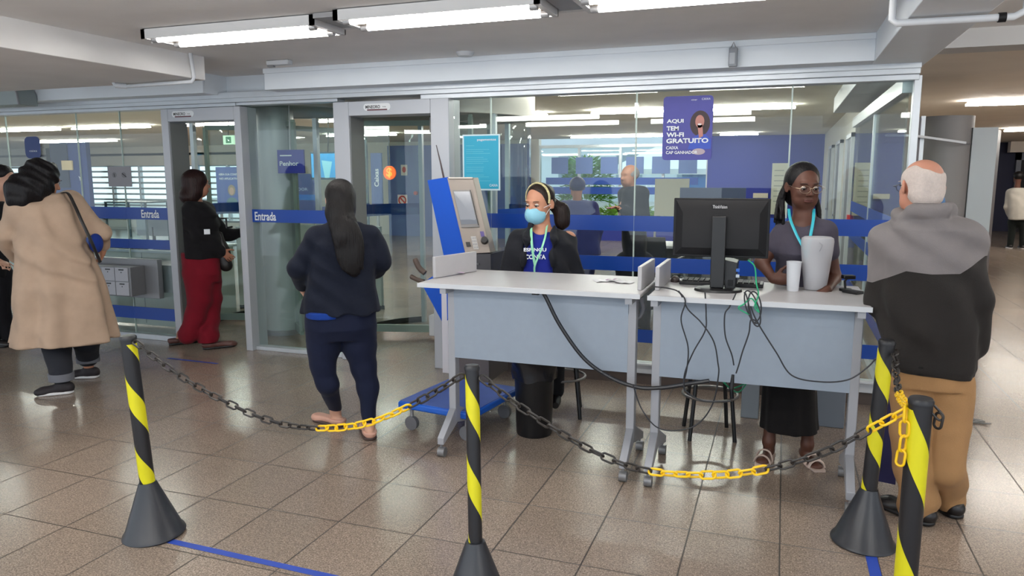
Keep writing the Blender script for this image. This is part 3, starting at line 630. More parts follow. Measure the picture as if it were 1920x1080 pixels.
# cups
M_cup = mat('white_foam_cup', rgb(222,224,228), .5)
c0 = atZ(1486,545,ZT)
cup = thing('foam_cup', 'white foam cup in the hand of the woman with braids', 'cup', (c0.x,c0.y,ZT))
MB().lathe([(0,0), (.028,0), (.029,.002), (.037,.150), (.0385,.153), (.0365,.153), (.028,.006), (0,.006)], (c0.x,c0.y,ZT), 32).build('cup_wall', M_cup, cup)
j0 = atZ(1528,545,ZT); jy = j0.y+.03
jug = thing('water_pitcher', 'translucent plastic water pitcher half full on the right counter', 'pitcher', (j0.x,jy,ZT))
M_jug = frosted('frosted_plastic', rgb(206,206,210), .66); 
prof = [(0,.003), (.052,.003), (.056,.01), (.062,.06), (.078,.21), (.081,.255), (.078,.272), (.065,.28), (.0,.282)]
MB().lathe(prof, (j0.x,jy,ZT), 40, M=Matrix.Diagonal((1,.8,1))).build('jug_body', M_jug, jug)
MB().lathe([(0,.008), (.050,.008), (.060,.06), (.0725,.165), (0,.165)], (j0.x,jy,ZT), 40, M=Matrix.Diagonal((1,.8,1))).build('water', frosted('water_grey', rgb(150,146,150), .75), jug)
MB().tube(spline([(j0.x+.01,jy-.065,ZT+.21), (j0.x+.02,jy-.07,ZT+.24), (j0.x+.005,jy-.068,ZT+.255)]), .002).build('embossed_mark', mat('emboss_grey', rgb(150,150,154), .5), jug)
# phone rest and webcam at the right end
w0 = atZ(1590,548,ZT)
wc = thing('barcode_scanner', 'small black scanner on a foot at the right end of the counter', 'scanner', (w0.x,w0.y,ZT))
MB().rod((w0.x-.01,w0.y+.05,ZT), (w0.x-.01,w0.y+.05,ZT+.012), .03).build('foot', M_black, wc)
MB().tube([(w0.x-.01,w0.y+.05,ZT+.01), (w0.x-.015,w0.y+.05,ZT+.05), (w0.x,w0.y+.04,ZT+.075)], .006).build('neck', M_black, wc)
MB().cbox((w0.x,w0.y+.035,ZT+.075), (.06,.045,.02), .3).build('scanner_head', M_black, wc, .004)
MB().cbox((w0.x+.02,w0.y-.03,ZT+.008), (.055,.09,.016), .8).build('handset', M_black, wc, .004)
# ------------------------------------------------------------------ cables
def cable(name, label, pts, r, m, cat='cable', grp=None): return tag(MB().tube(spline(pts, 10), r, 8).build(name, m), label, cat, grp)
M_cable = mat('black_cable', rgb(26,28,34), .4); M_gcable = mat('green_cable', rgb(28,160,110), .4)
YP = 3.80
def cpx(pts, Y=YP): return [up(x, y, Y) for x, y in pts]
cable('power_cable', 'thick black cable drooping across the left counter panel to the stool', cpx([(1012,545),(1022,555),(1050,610),(1095,672),(1145,708),(1195,726),(1240,727),(1290,720),(1330,714)], 3.79), .011, M_cable)
GCb = 'thin black cables hanging from the right counter'
cable('thin_cable', 'thin cable from the divider falling left of the monitor foot', cpx([(1222,537),(1255,541),(1275,550),(1290,580),(1315,605),(1338,640),(1346,680),(1347,705),(1335,760),(1300,800),(1240,805),(1205,770),(1186,720)], 3.72), .0035, M_cable, grp=GCb)
cable('thin_cable', 'thin cable hanging in front of the monitor foot, swinging left', cpx([(1322,548),(1324,590),(1322,620),(1300,660),(1284,700),(1284,730),(1300,745)], 3.72), .0035, M_cable, grp=GCb)
cable('thin_cable', 'thin cable crossing from the mouse down past the stool', cpx([(1272,545),(1285,565),(1277,600),(1290,650),(1288,690),(1282,720),(1288,735),(1320,752),(1370,752)], 3.71), .0035, M_cable, grp=GCb)
cable('thin_cable', 'thin cable falling straight to the black plug on the stool', cpx([(1380,550),(1368,575),(1359,590),(1360,630),(1372,665),(1376,685)], 3.72), .0035, M_cable, grp=GCb)
cable('thin_cable', 'long thin cable sagging right to the counter leg', cpx([(1403,560),(1418,600),(1455,660),(1485,704),(1540,716),(1590,712),(1625,690),(1642,672)], 3.72), .0035, M_cable, grp=GCb)
lp = []
for k in range(60):
    a = k*.42; lp.append((1412+13*math.sin(a)+4*math.sin(a*.37), 578+ (26+8*math.sin(a*.21))*math.cos(a*.93)))
cable('cable_bundle', 'tangled bundle of looped black cables on the right counter edge', cpx([(1395,548),(1400,556)]+lp[:34]+[(1408,600),(1404,625),(1392,660),(1385,685),(1380,700)], 3.715), .0035, M_cable)
cable('green_cable', 'green network cable looping over the right counter edge', [up(1403,488,4.0), up(1415,500,3.95), up(1418,530,3.74)]+cpx([(1422,552),(1415,575),(1424,585),(1410,560),(1395,570),(1385,578),(1405,590)], 3.715), .0035, M_gcable)
cable('green_cable', 'green cable coil on the stool under the right counter', cpx([(1355,712),(1370,728),(1395,720),(1405,710),(1385,735),(1362,722),(1350,708)], 4.6), .004, M_gcable)
pb = up(1376,705,3.85)
t = thing('power_plug', 'black plug hanging by its cable over the stool seat', 'plug', (pb.x,3.76,pb.z))
MB().rod((pb.x,3.76,pb.z+.03), (pb.x-.004,3.76,pb.z-.04), .007, .012).build('plug_body', M_black, t)
cl = thing('cable_clip', 'small black clip under the left counter edge holding the thick cable', 'clip', (-1.2,3.76,.95)); q = up(1005,547,3.77)
MB().cbox((q.x,3.765,q.z), (.035,.03,.03)).build('clip_body', M_black, cl)
# ------------------------------------------------------------------ stools
def stool(c, label, rseat=.16, H=.70):
    t = thing('bar_stool', label, 'stool', (c[0],c[1],0), 0, 'black round metal stools behind the counters')
    MB().lathe([(0,H-.05), (rseat-.01,H-.05), (rseat,H-.035), (rseat,H-.01), (rseat-.015,H), (0,H)], (c[0],c[1],0), 32).build('seat', M_black, t)
    for k in range(4):
        a = PI/4+k*PI/2+.25; p = V((c[0]+.11*math.cos(a), c[1]+.11*math.sin(a), H-.05)); q = V((c[0]+.19*math.cos(a), c[1]+.19*math.sin(a), 0))
        MB().rod(p, q, .0125, n=10).build('leg', M_black, t)
    ring = [(c[0]+.165*math.cos(2*PI*k/40), c[1]+.165*math.sin(2*PI*k/40), .26) for k in range(40)]
    MB().tube(ring, .009, 8, closed=True).build('foot_ring', mat('worn_chrome', rgb(130,126,124), .35, .7), t)
stool((-1.36,4.72), 'black stool behind the bin, the masked woman on it', H=.62)
stool((-.37,4.62), 'black stool under the monitor, cables around it', H=.70)
# ------------------------------------------------------------------ rubbish bin
b0 = V((-1.40,4.27,0))
bn = thing('waste_bin', 'tall black waste bin with a black bag under the left counter', 'bin', b0)
MB().lathe([(0,.0), (.105,0), (.11,.01), (.125,.44), (.13,.45), (.122,.45), (.108,.02), (0,.02)], b0, 36).build('bin_body', mat('bin_plastic', rgb(18,19,22), .35), bn)
bag = MB(); n = 48; rings = []
for i, (r, z) in enumerate(((.134,.36), (.138,.40), (.140,.44), (.155,.47), (.165,.52), (.13,.535), (.11,.50))):
    rings.append([(b0.x+(r+.006*math.sin(7*t+i)+.004*math.sin(13*t-i*2))*math.cos(t), b0.y+(r+.006*math.sin(7*t+i))*math.sin(t), z+.008*math.sin(5*t+i)) for t in (2*PI*j/n for j in range(n))])
bag.add([v for g in rings for v in g], [(i*n+j, i*n+(j+1)%n, (i+1)*n+(j+1)%n, (i+1)*n+j) for i in range(6) for j in range(n)], 0, True)
bag.build('bin_bag', mat('bag_plastic', rgb(18,20,26), .25), bn)
# ------------------------------------------------------------------ blue platform cart
M_cart = mat('cart_blue', rgb(30,92,190), .4, noise=.04)
cz = .20
q = [atZ(745,752,cz), atZ(884,776,cz), atZ(938,722,cz), atZ(812,702,cz)]
ct = thing('platform_cart', 'blue flat platform cart on small wheels left of the counter', 'cart', ((q[0]+q[2])/2).xy.to_3d())
u1 = (q[1]-q[0]).normalized(); u2 = V((-u1.y,u1.x,0)); o_ = q[0]; LL = (q[1]-q[0]).length; WW = (q[3]-q[0]).dot(u2)
cr_ = [o_, o_+u1*LL, o_+u1*LL+u2*WW, o_+u2*WW]; cr_ = [V((p.x,p.y,cz-.045)) for p in cr_]
MB().prism(cr_, (0,0,.045)).build('platform', M_cart, ct, .012)
MB().prism([p*.96+((cr_[0]+cr_[2])/2)*.04 for p in cr_], (0,0,.004)).build('deck_mat', mat('deck_mat_blue', rgb(74,100,176), .6, noise=.08, nscale=6), ct).location = (0,0,.044)
for i, (a_, b_) in enumerate(((.1,.12), (.85,.12), (.1,.88), (.85,.88))):
    w = o_+u1*LL*a_+u2*WW*b_; w = V((w.x,w.y,0))
    ws = MB().rod(w+V((0,0,.155)), w+V((0,0,.06)), .012).build('caster_fork', M_galu, ct)
    MB().rod(w-u2*.014+V((0,0,.045)), w+u2*.014+V((0,0,.045)), .045, n=24).build('wheel', mat('wheel_rubber', rgb(104,104,108), .5), ws)
# ------------------------------------------------------------------ leaning blue ticket kiosk
M_kb = mat('kiosk_blue', rgb(10,84,200), .4); M_kg = mat('kiosk_grey', rgb(138,128,120), .4, .1)
YK = 4.95
kk_ = thing('self_service_kiosk', 'leaning self service terminal with blue side and grey screen face', 'kiosk', atZ(850,690).xy.to_3d())
def K(px, py, Y=YK): return up(px, py, Y)
back = V((-.05,.16,0))      # the side slab is seen at its left; face panel turned to the counter
s_ = [K(800,338,5.02), K(838,333), K(868,470), K(868,560), K(834,612,5.02), K(790,545,5.02)]
s_ = [K(800,338,5.06), K(838,333), K(872,475), K(872,700), K(858,790), K(858,640), K(834,612,5.0), K(791,535,5.06), K(832,500,5.06)]
side = [K(801,338,5.05), K(838,332,4.95), K(852,388,4.92), K(873,478,4.86), K(873,540,4.86), K(833,612,5.0), K(790,532,5.1), K(836,500,5.0)]
MB().prism(side, (.05,.16,0)).build('blue_side_slab', M_kb, kk_, .004)
MB().prism([K(855,560,4.84), K(876,560,4.84), K(876,700,4.84), K(862,796,4.72), K(858,700,4.84)], (.03,.05,0)).build('blue_side_slab', M_kb, kk_, .004)
f0, f1, f2, f3 = K(838,333,4.93), K(887,333,4.99), K(920,474,4.86), K(872,476,4.83)
fd = V((.0,.10,.0))
face = MB().prism([f0, f1, f2, f3], fd).build('face_panel', M_kg, kk_, .004)
nrm = (f1-f0).cross(f3-f0).normalized(); nrm = nrm if nrm.y < 0 else -nrm
def fp(u, v, off=.002): return f0.lerp(f1, u).lerp(f3.lerp(f2, u), v)+nrm*off
def fq(u0, v0, u1, v1, name, m, th=.003, par=None):
    p = [fp(u0,v0), fp(u1,v0), fp(u1,v1), fp(u0,v1)]; return MB().prism(p, nrm*th).build(name, m, par or kk_)
sb = fq(.10,.17,.80,.66,'screen_bezel', mat('bezel_grey', rgb(118,116,116), .4), .005)
fq(.13,.19,.74,.60,'screen', mat('grey_screen', rgb(142,146,154), .15), .0065)
fq(.13,.56,.76,.62,'screen_bar', mat('screen_bar_grey', rgb(104,110,120), .3), .007)
fq(.76,.17,.80,.64,'screen_edge', M_black, .007)
fq(.13,.85,.30,.91,'card_slot', M_black, .004)
kp = fq(.38,.78,.58,.95,'keypad', mat('keypad_grey', rgb(190,186,182), .4), .004)
for i in range(3):
    for j in range(4): fq(.40+.06*i,.79+.04*j,.44+.06*i,.815+.04*j,'key', M_galu, .009, kp)
fq(.78,.72,.92,.79,'contactless_mark', mat('purple_mark', rgb(78,64,130), .4), .004)
bq = fp(.88,.84,.02); MB().rod(bq-nrm*.02, bq+nrm*.03, .028, .022, n=18).build('scanner_knob', M_black, kk_)
fq(.06,.0,.98,.02,'top_lip', mat('top_lip_grey', rgb(196,190,180), .4), .01)
k1, k2, k3, k4 = K(872,477,4.83), K(920,475,4.87), K(923,560,4.85), K(872,560,4.83)
lb = MB().prism([k1, k2, k3, k4], (.02,.22,0)).build('black_lower_box', mat('kiosk_black', rgb(48,46,52), .4), kk_, .003)
MB().rod((k1+k2+k3+k4)/4+V((0,-.006,.09)), (k1+k2+k3+k4)/4+V((0,-.002,.09)), .008).build('lock', M_chrome, lb)
b1, b2 = K(876,562,4.84), K(938,562,4.84)
MB().box((b1.x,4.62,.19), (b2.x,5.0,b1.z)).build('pedestal', mat('pedestal_brown_grey', rgb(92,84,82), .5), kk_, .004)
MB().box((K(828,600,4.98).x,4.98,.12), (K(850,600,4.98).x,5.2,.95)).build('white_back_column', mat('kiosk_white', rgb(214,212,218), .4), kk_, .004)
tag(MB().box((K(804,600,6.3).x,6.3,.08), (K(835,600,6.3).x,6.6,.28)).build('floor_socket_box', M_white, None, .006), 'small pale box behind the kiosk, inside the glass', 'box')
tag(MB().tube([K(832,333,5.0), K(826,305,5.0), K(818,272,5.0)], [.008,.006,.003], 8).build('antenna_rod', mat('dark_rod', rgb(60,44,48), .5), kk_), 'dark thin rod')
# grab loops behind the kiosk
tag(MB().tube(spline([K(797,512,5.15), K(786,502,5.15), K(778,485,5.15)]), [.022]*16+[.016], 12).tube(spline([K(795,528,5.15), K(782,524,5.15), K(770,518,5.15)]), [.018]*16+[.014], 12).build('rubber_grips', mat('taupe_rubber', rgb(84,70,62), .6), kk_), 'taupe rubber grips')
# ------------------------------------------------------------------ posters and notices on the glass
def board(name, label, cat, px, Y, m, th=.004, rad=0, glassed=None):
    """flat sheet whose corners are read at depth Y: px = x0,y0,x1,y1"""
    p = [atY(px[0],px[1],Y), atY(px[2],px[1],Y), atY(px[2],px[3],Y), atY(px[0],px[3],Y)]
    x0 = (p[0].x+p[3].x)/2; x1 = (p[1].x+p[2].x)/2; z1 = (p[0].z+p[1].z)/2; z0 = (p[2].z+p[3].z)/2
    if rad:
        poly = []
        for cx, cz, a0 in ((x1-rad,z1-rad,0), (x0+rad,z1-rad,90), (x0+rad,z0+rad,180), (x1-rad,z0+rad,270)):
            for k in range(7): a = R(a0+15*k); poly.append((cx+rad*math.cos(a), Y, cz+rad*math.sin(a)))
        mb = MB().prism(poly, (0,-th,0))
    else: mb = MB().box((x0,Y-th,z0), (x1,Y,z1))
    t = thing(name, label, cat, ((x0+x1)/2, Y, z0)); mb.build('sheet', m, t)
    def pt(u, v): return V((x0+(x1-x0)*u, Y-th-.0006, z1-(z1-z0)*v))
    return t, pt, (x1-x0), (z1-z0)
def lines(t, pt, w, rows, m):
    mb = MB()
    for u, v, ww, hh in rows: p = pt(u, v); mb.quad([p, p+V((ww*w,0,0)), p+V((ww*w,0,hh)), p+V((0,0,hh))])
    tag(mb.build('small_print', m, t), kind='stuff')
M_poster = mat('purple_poster', rgb(66,66,150), .5, noise=.1, nscale=3)
t, pt, w, h = board('wifi_poster', 'purple rounded poster about free wi-fi on the glass', 'poster', (1243,180,1336,300), YF-.012, M_poster, .004, .025)
for s_, v, ww, hh in (('AQUI', .425, .29, .083), ('TEM', .535, .21, .083), ('WI-FI', .635, .30, .083), ('GRATUITO', .735, .72, .09)):
    text('headline', s_, M_wht, t, pt(.08, v)+V((0,-.005,0)), (1,0,0), (0,0,1), ww*w*1.18, hh*h*.85, .035)
text('subline', 'CAIXA', M_wht, t, pt(.08,.83)+V((0,-.005,0)), (1,0,0), (0,0,1), .25*w, .05*h, .02); text('subline', 'CAP GANHADOR', M_wht, t, pt(.08,.905)+V((0,-.007,0)), (1,0,0), (0,0,1), .64*w, .05*h, .02)
text('small_logo_lettering', 'viver', M_wht, t, pt(.56,.075), (1,0,0), (0,0,1), .12*w, .025*h); text('small_logo_lettering', 'CAIXA', M_wht, t, pt(.77,.07), (1,0,0), (0,0,1), .17*w, .032*h)
def disc(mb, c, rx, rz, n=24): mb.add([c+V((rx*math.cos(2*PI*k/n),0,rz*math.sin(2*PI*k/n))) for k in range(n)], [tuple(range(n))]); return mb
ph = disc(MB(), pt(.75,.43), .20*w, .20*h).build('printed_hair', mat('printed_hair', rgb(62,48,52), .6), t)
o = V((0,-.0015,0))
MB().add([pt(.52,.83)+o, pt(.60,.66)+o, pt(.72,.6)+o, pt(.86,.6)+o, pt(.98,.68)+o, pt(.98,.83)+o], [(0,1,2,3,4,5)]).build('printed_blouse', mat('printed_blouse', rgb(58,84,184), .6), t)
disc(MB(), pt(.745,.40)+o*2, .09*w, .10*h).quad([pt(.70,.45)+o*2, pt(.80,.45)+o*2, pt(.82,.63)+o*2, pt(.74,.66)+o*2]).build('printed_face', mat('printed_face', rgb(186,128,118), .6), t)
disc(MB(), pt(.745,.445)+o*3, .04*w, .014*h).build('printed_smile', mat('printed_smile', rgb(235,225,225), .6), t)
disc(MB(), pt(.74,.87)+o*2, .13*w, .05*h).build('printed_hands', mat('printed_hands', rgb(176,160,170), .6), t)
M_turq = mat('turquoise_poster', rgb(20,160,192), .5)
t, pt, w, h = board('information_poster', 'turquoise poster with a white edge on the glass above the kiosk', 'poster', (868,252,938,357), YF-.012, mat('poster_edge', rgb(200,222,226), .5))
MB().box(tuple(pt(.04,.97)+V((0,-.001,0))), tuple(pt(.96,.025)+V((0,.0004,0)))).build('turquoise_field', M_turq, t)
lines(t, lambda u, v: pt(u, v)+V((0,-.0025,0)), w, [(.1,.2,.22,.002)]+[(.1,.27+.035*i,.35+.3*random.random(),.002) for i in range(17) if i not in (3,8,12)], mat('poster_print', rgb(120,205,215), .5))
text('poster_lettering', 'pagamentos', M_wht, t, pt(.4,.125)+V((0,-.0025,0)), (1,0,0), (0,0,1), .5*w, .02, .01); text('poster_lettering', 'CAIXA', M_wht, t, pt(.72,.93)+V((0,-.0025,0)), (1,0,0), (0,0,1), .22*w, .02, .01)
t, pt, w, h = board('glass_notice', 'square grey notice on the glass left of the left door', 'notice', (203,312,247,350), YF-.012, mat('grey_notice', rgb(134,134,140), .5), .003)
for u in (.28, .68): disc(MB(), pt(u,.42), .10*w, .14*h).build('pictogram', mat('pictogram_grey', rgb(112,112,118), .5), t)
MB().rod(pt(.62,.35)+o, pt(.78,.52)+o, .004).rod(pt(.27,.35)+o, pt(.29,.52)+o, .003).build('pictogram_bar', mat('pictogram_dark', rgb(62,62,66), .5), t)
t, pt, w, h = board('round_sticker', 'round dark blue sticker on the glass at the far left', 'sticker', (47,256,76,297), YF-.012, mat('sticker_blue', rgb(44,64,120), .5), .002, .055)
text('sticker_lettering', 'caixa', M_wht, t, pt(.28,.7), (1,0,0), (0,0,1), .5*w, .02)
# hanging displays inside the hall
YD = 8.4
M_purp = mat('violet_sign', rgb(52,58,152), .5)
t, pt, w, h = board('hanging_sign', 'violet blue square sign reading Penhor behind the Entrada glass', 'sign', (523,281,572,325), 5.9, M_purp, .02)
text('sign_lettering', 'Penhor', M_wht, t, pt(.08,.68), (1,0,0), (0,0,1), .72*w, .20*h, .02); lines(t, pt, w, [(.1,.27,.45,.012)], M_wht)
MB().rod(pt(.5,0), V((pt(.5,0).x, 5.9, ZC)), .006).build('hanging_rod', M_galu, t)
t, pt, w, h = board('hanging_display', 'bright blue lit display panel right of the Penhor sign', 'display', (586,285,638,337), 8.2, mat('display_frame', rgb(24,70,90), .4), .04)
MB().quad([pt(.03,.92), pt(.97,.92), pt(.97,.06), pt(.03,.06)]).build('lit_screen', mat('lit_cyan', rgb(38,150,214), .4, noise=.25, nscale=3, emit=(rgb(38,150,214), .45)), t)
MB().add([pt(.5,.93)+o, pt(.66,.93)+o, pt(.78,.35)+o, pt(.4,.3)+o], [(0,1,2,3)]).build('pale_shape', mat('pale_cyan', rgb(150,214,232), .4, emit=(rgb(150,214,232), .4)), t)
MB().rod(pt(.65,0), V((pt(.65,0).x, 8.2, ZC)), .008).build('hanging_rod', M_black, t)
t, pt, w, h = board('reflected_sign', 'dim blue reflection with pale letters, built as a sign under the Penhor sign', 'sign', (520,326,600,400), 9.2, mat('dim_blue_sign', rgb(70,84,140), .5), .03)  # a reflection in the glass, built as a solid sign on legs
text('sign_lettering', 'TOP', M_wht, t, pt(.12,.25), (1,0,0), (0,0,1), .3*w, .14*h, .02); text('sign_lettering', 'JOGADOR', mat('pale_blue_print', rgb(170,186,214), .5), t, pt(.25,.44), (1,0,0), (0,0,1), .5*w, .09*h, .02)
MB().quad([pt(.0,.66), pt(1,.66), pt(1,.52), pt(0,.52)]).build('bright_stripe', mat('stripe_blue', rgb(46,110,190), .5), t)
MB().quad([pt(.02,.86), pt(.3,.86), pt(.3,.76), pt(.02,.76)]).build('white_field', M_wht, t)
MB().box((pt(.2,1).x,9.18,0), (pt(.25,1).x,9.22,pt(.2,1).z)).box((pt(.8,1).x,9.18,0), (pt(.85,1).x,9.22,pt(.8,1).z)).build('stand_leg', M_galu, t)
t, pt, w, h = board('exit_sign', 'small green lit exit sign beyond the left security door', 'sign', (421,254,441,271), 9.0, mat('exit_white', rgb(190,220,190), .4, emit=(rgb(190,230,190), .5)), .03)
MB().box(tuple(pt(.25,.85)), tuple(pt(.75,.15)+V((0,.0004,0)))).build('exit_pictogram', mat('exit_green', rgb(30,130,70), .4), t); MB().rod(pt(.5,0), V((pt(.5,0).x,9.0,ZC)), .006).build('hanging_rod', M_black, t)
t, pt, w, h = board('queue_poster', 'blue poster with a portrait beyond the left security door', 'poster', (408,313,462,392), 8.8, mat('mid_blue_poster', rgb(74,92,160), .5), .02)
text('poster_lettering', 'ABRA SUA CONTA', M_wht, t, pt(.1,.2), (1,0,0), (0,0,1), .7*w, .05*h, .02); text('poster_lettering', 'NO APLICATIVO', M_wht, t, pt(.12,.30), (1,0,0), (0,0,1), .7*w, .05*h, .02)
disc(MB(), pt(.52,.55), .13*w, .13*h).build('printed_hair', mat('printed_blond', rgb(150,130,110), .6), t); disc(MB(), pt(.52,.57)+o, .08*w, .09*h).build('printed_face', mat('printed_face2', rgb(196,160,140), .6), t)
disc(MB(), pt(.52,.86)+o, .2*w, .14*h).build('printed_blouse', mat('printed_teal', rgb(90,120,130), .6), t); disc(MB(), pt(.95,.58)+o, .07*w, .06*h).build('red_mark', mat('red_enamel', rgb(205,40,48), .4), t)
MB().box((pt(.1,1).x,8.76,0), (pt(.14,1).x,8.8,pt(.1,1).z)).box((pt(.86,1).x,8.76,0), (pt(.9,1).x,8.8,pt(.9,1).z)).build('stand_leg', M_galu, t)
# far sights through the right door
t, pt, w, h = board('vertical_sign', 'grey blue vertical sign reading Caixas through the right door', 'sign', (698,287,718,388), 12, mat('grey_blue_sign', rgb(84,98,146), .5), .04)
text('sign_lettering', 'Caixas', M_wht, t, pt(.72,.62), (0,0,1), (-1,0,0), .33*h, .42*w, .02)
MB().box((pt(.4,1).x,11.96,0), (pt(.6,1).x,12.0,pt(.5,1).z)).build('stand_leg', M_galu, t)
pc = atY(730,324,11.2)
t = thing('round_price_sign', 'round orange sign with a dollar mark through the right door', 'sign', pc)
MB().rod(pc+V((0,.03,0)), pc, .115, n=36).build('orange_disc', mat('orange_sign', rgb(240,96,30), .4, emit=(rgb(240,96,30), .25)), t)
text('dollar_mark', '$', mat('amber_print', rgb(250,190,70), .4), t, pc+V((-.055,-.003,-.085)), (1,0,0), (0,0,1), .11, .17, .03)
MB().rod(pc+V((0,.015,.1)), V((pc.x,11.215,ZC)), .01).build('hanging_rod', M_black, t)
wq = YB-.30
t, pt, w, h = board('safety_label', 'small pale safety label high on the grey blue partition', 'label', (752,309,764,329), wq, mat('pale_label', rgb(206,196,186), .5), .01)
disc(MB(), pt(.5,.45), .3*w, .28*h).build('label_mark', mat('mark_red', rgb(190,60,50), .5), t)
t, pt, w, h = board('prohibition_label', 'round red and white prohibition label on the grey blue partition', 'label', (746,365,764,386), wq, mat('label_white', rgb(220,210,210), .5), .01)
MB().tube([pt(.5+.36*math.cos(2*PI*k/24), .5+.36*math.sin(2*PI*k/24)) for k in range(24)], .02, 6, closed=True).rod(pt(.25,.25), pt(.75,.75), .02).build('red_ring', mat('mark_red', rgb(190,60,50), .5), t)
eb = atY(781,362,wq); tag(MB().rod(eb, eb+V((0,-.08,0)), .05).build('alarm_button', mat('mark_red', rgb(190,60,50), .5)), 'small red alarm button on the grey blue partition', 'button')
# papers on the far blue wall
for (a, lb) in (((1446,306,1476,402), 'tall cream notice board on the far blue wall beside the woman with braids'),):
    t, pt, w, h = board('notice_board', lb, 'notice', a, YB-.03, mat('cream_board', rgb(202,204,190), .6), .03)
    lines(t, pt, w, [(.15,.15+.1*i,.6,.02) for i in range(7)], mat('board_print', rgb(150,156,150), .6))
t, pt, w, h = board('white_shelf_strip', 'pale row of small cards above the monitor on the far blue wall', 'sign', (1412,362,1440,371), YB-.03, mat('pale_cards', rgb(214,206,190), .6), .02)
t, pt, w, h = board('partition_panel', 'cream screen panel standing at the right of the far window', 'panel', (1228,335,1292,405), 15, mat('cream_board', rgb(202,204,190), .6), .04)
MB().box((pt(.0,1).x,14.95,0), (pt(.06,1).x,15.0,pt(0,1).z)).box((pt(.94,1).x,14.95,0), (pt(1,1).x,15.0,pt(0,1).z)).build('stand_leg', M_galu, t)
# row of desks and screens inside the hall behind the counters
def desk(x, y, w, label):
    t = thing('office_desk', label, 'desk', (x,y,0), 0, 'desks inside the bank hall')
    MB().box((x-w/2,y-.35,.72), (x+w/2,y+.35,.75)).build('desk_top', mat('pale_desk', rgb(196,198,202), .4), t)
    for s in (-1, 1): MB().box((x+s*(w/2-.04)-.015,y-.3,0), (x+s*(w/2-.04)+.015,y+.3,.72)).build('side_panel', M_galu, t)
    MB().box((x-w/2+.05,y+.3,.3), (x+w/2-.05,y+.32,.72)).build('modesty_panel', M_galu, t)
desk(-1.0, 9.4, 1.4, 'pale desk inside the hall behind the masked woman and monitor'); desk(-.2, 12.2, 1.3, 'pale desk farther inside the hall behind the monitor')
def office_chair(c, rz, label):
    t = thing('office_chair', label, 'chair', c, rz, 'dark office chairs inside the bank hall')
    L = True
    mb = MB(); n = 8
    for i in range(n+1):
        for j in range(n+1):
            u = -1+2*i/n; v = j/n; mb.v.append(V((u*.23*(1-.15*v), .20+.05*v-.06*(u*u), .50+.42*v)))
    mb.f = [(i*(n+1)+j, (i+1)*(n+1)+j, (i+1)*(n+1)+j+1, i*(n+1)+j+1) for i in range(n) for j in range(n)]; mb.m = [0]*len(mb.f); mb.sm = [True]*len(mb.f)
    b = mb.build('backrest', mat('chair_fabric', rgb(48,50,56), .8), t, local=True); s = b.modifiers.new('thick', 'SOLIDIFY'); s.thickness = .035
    MB().box((-.24,-.22,.43), (.24,.22,.49)).build('seat', MATS['chair_fabric'], t, .02, local=True)
    MB().rod((0,0,.10), (0,0,.43), .025).build('gas_column', M_black, t, local=True)
    for k in range(5):
        a = 2*PI*k/5; MB().bar((0,0,.09), (.27*math.cos(a),.27*math.sin(a),.06), .04, .03).rod((.27*math.cos(a),.27*math.sin(a),.06), (.27*math.cos(a),.27*math.sin(a),.0), .025).build('leg', M_black, t, local=True)
    for s_ in (-1, 1): MB().tube([(s_*.25,.15,.47), (s_*.29,.12,.66), (s_*.29,-.12,.68), (s_*.27,-.15,.66)], .015).build('armrest', mat('armrest_grey', rgb(110,112,116), .5), t, local=True)
office_chair((-2.15,7.3,0), 2.4, 'dark office chair behind the glass, right of the masked woman')
office_chair((-1.35,8.5,0), 2.9, 'dark office chair behind the first one, seen past the lower blue band')
office_chair((-1.0,10.3,0), 3.6, 'dark office chair beside the man in a dark suit')
office_chair((-.75,8.2,0), 3.5, 'dark office chair hidden partly by the black monitor')
t, pt, w, h = board('desk_monitor', 'dark monitor inside the hall, its top showing above the counter monitor', 'monitor', (1275,352,1398,400), 9.45, mat('slate_screen', rgb(70,80,112), .4), .03)
MB().box((pt(.47,1).x,9.43,.75), (pt(.53,1).x,9.46,pt(0,.9).z)).box((pt(.35,1).x,9.36,.75), (pt(.65,1).x,9.54,.765)).build('stand', M_black, t)
# left: cash desk and pass-through box
cd = thing('cash_desk', 'long white cash desk behind the left glass', 'desk', (-6.6,6.4,0))
MB().box((-9.5,6.05,.02), (-5.88,6.08,.80)).box((-5.91,6.05,.02), (-5.88,6.9,.80)).build('front_panel', mat('white_laminate', rgb(208,210,202), .35), cd)
MB().box((-9.5,6.0,.80), (-5.86,6.95,.83)).build('desk_top', mat('white_top', rgb(214,222,226), .3), cd, .006)
for x in (-8.5, -7.2, -6.35): MB().box((x-.004,6.046,.04), (x+.004,6.05,.80)).build('panel_joint', M_galu, cd)
tr = thing('pass_through_box', 'grey metal pass-through box with small locker doors in the left glass', 'locker box', (-5.95,5.5,.43))
x0, x1 = -6.5, -5.62
M_tray = mat('tray_metal', rgb(138,140,144), .4, .25)
MB().box((x0,5.53,.42), (x1,5.59,.80)).build('mounting_plate', M_tray, tr, .004)
MB().box((x0+.02,5.36,.46), (x1-.16,5.53,.74)).build('locker_case', mat('locker_grey', rgb(128,130,134), .45, .2), tr, .004)
MB().box((x0+.02,5.61,.47), (x1+.14,5.95,.74)).build('rear_case', mat('locker_grey', rgb(128,130,134), .45, .2), tr, .004)
for i in range(4):
    for j in range(2):
        xx = x0+.03+.168*i; zz = .468+.136*j
        dr = MB().box((xx,5.352,zz), (xx+.16,5.36,zz+.128)).build('locker_door', mat('locker_door', rgb(176,178,186), .4), tr, .002)
        MB().box((xx+.055,5.345,zz+.105), (xx+.11,5.352,zz+.115)).rod((xx+.08,5.349,zz+.085), (xx+.08,5.352,zz+.085), .005).build('lock', M_black, dr)
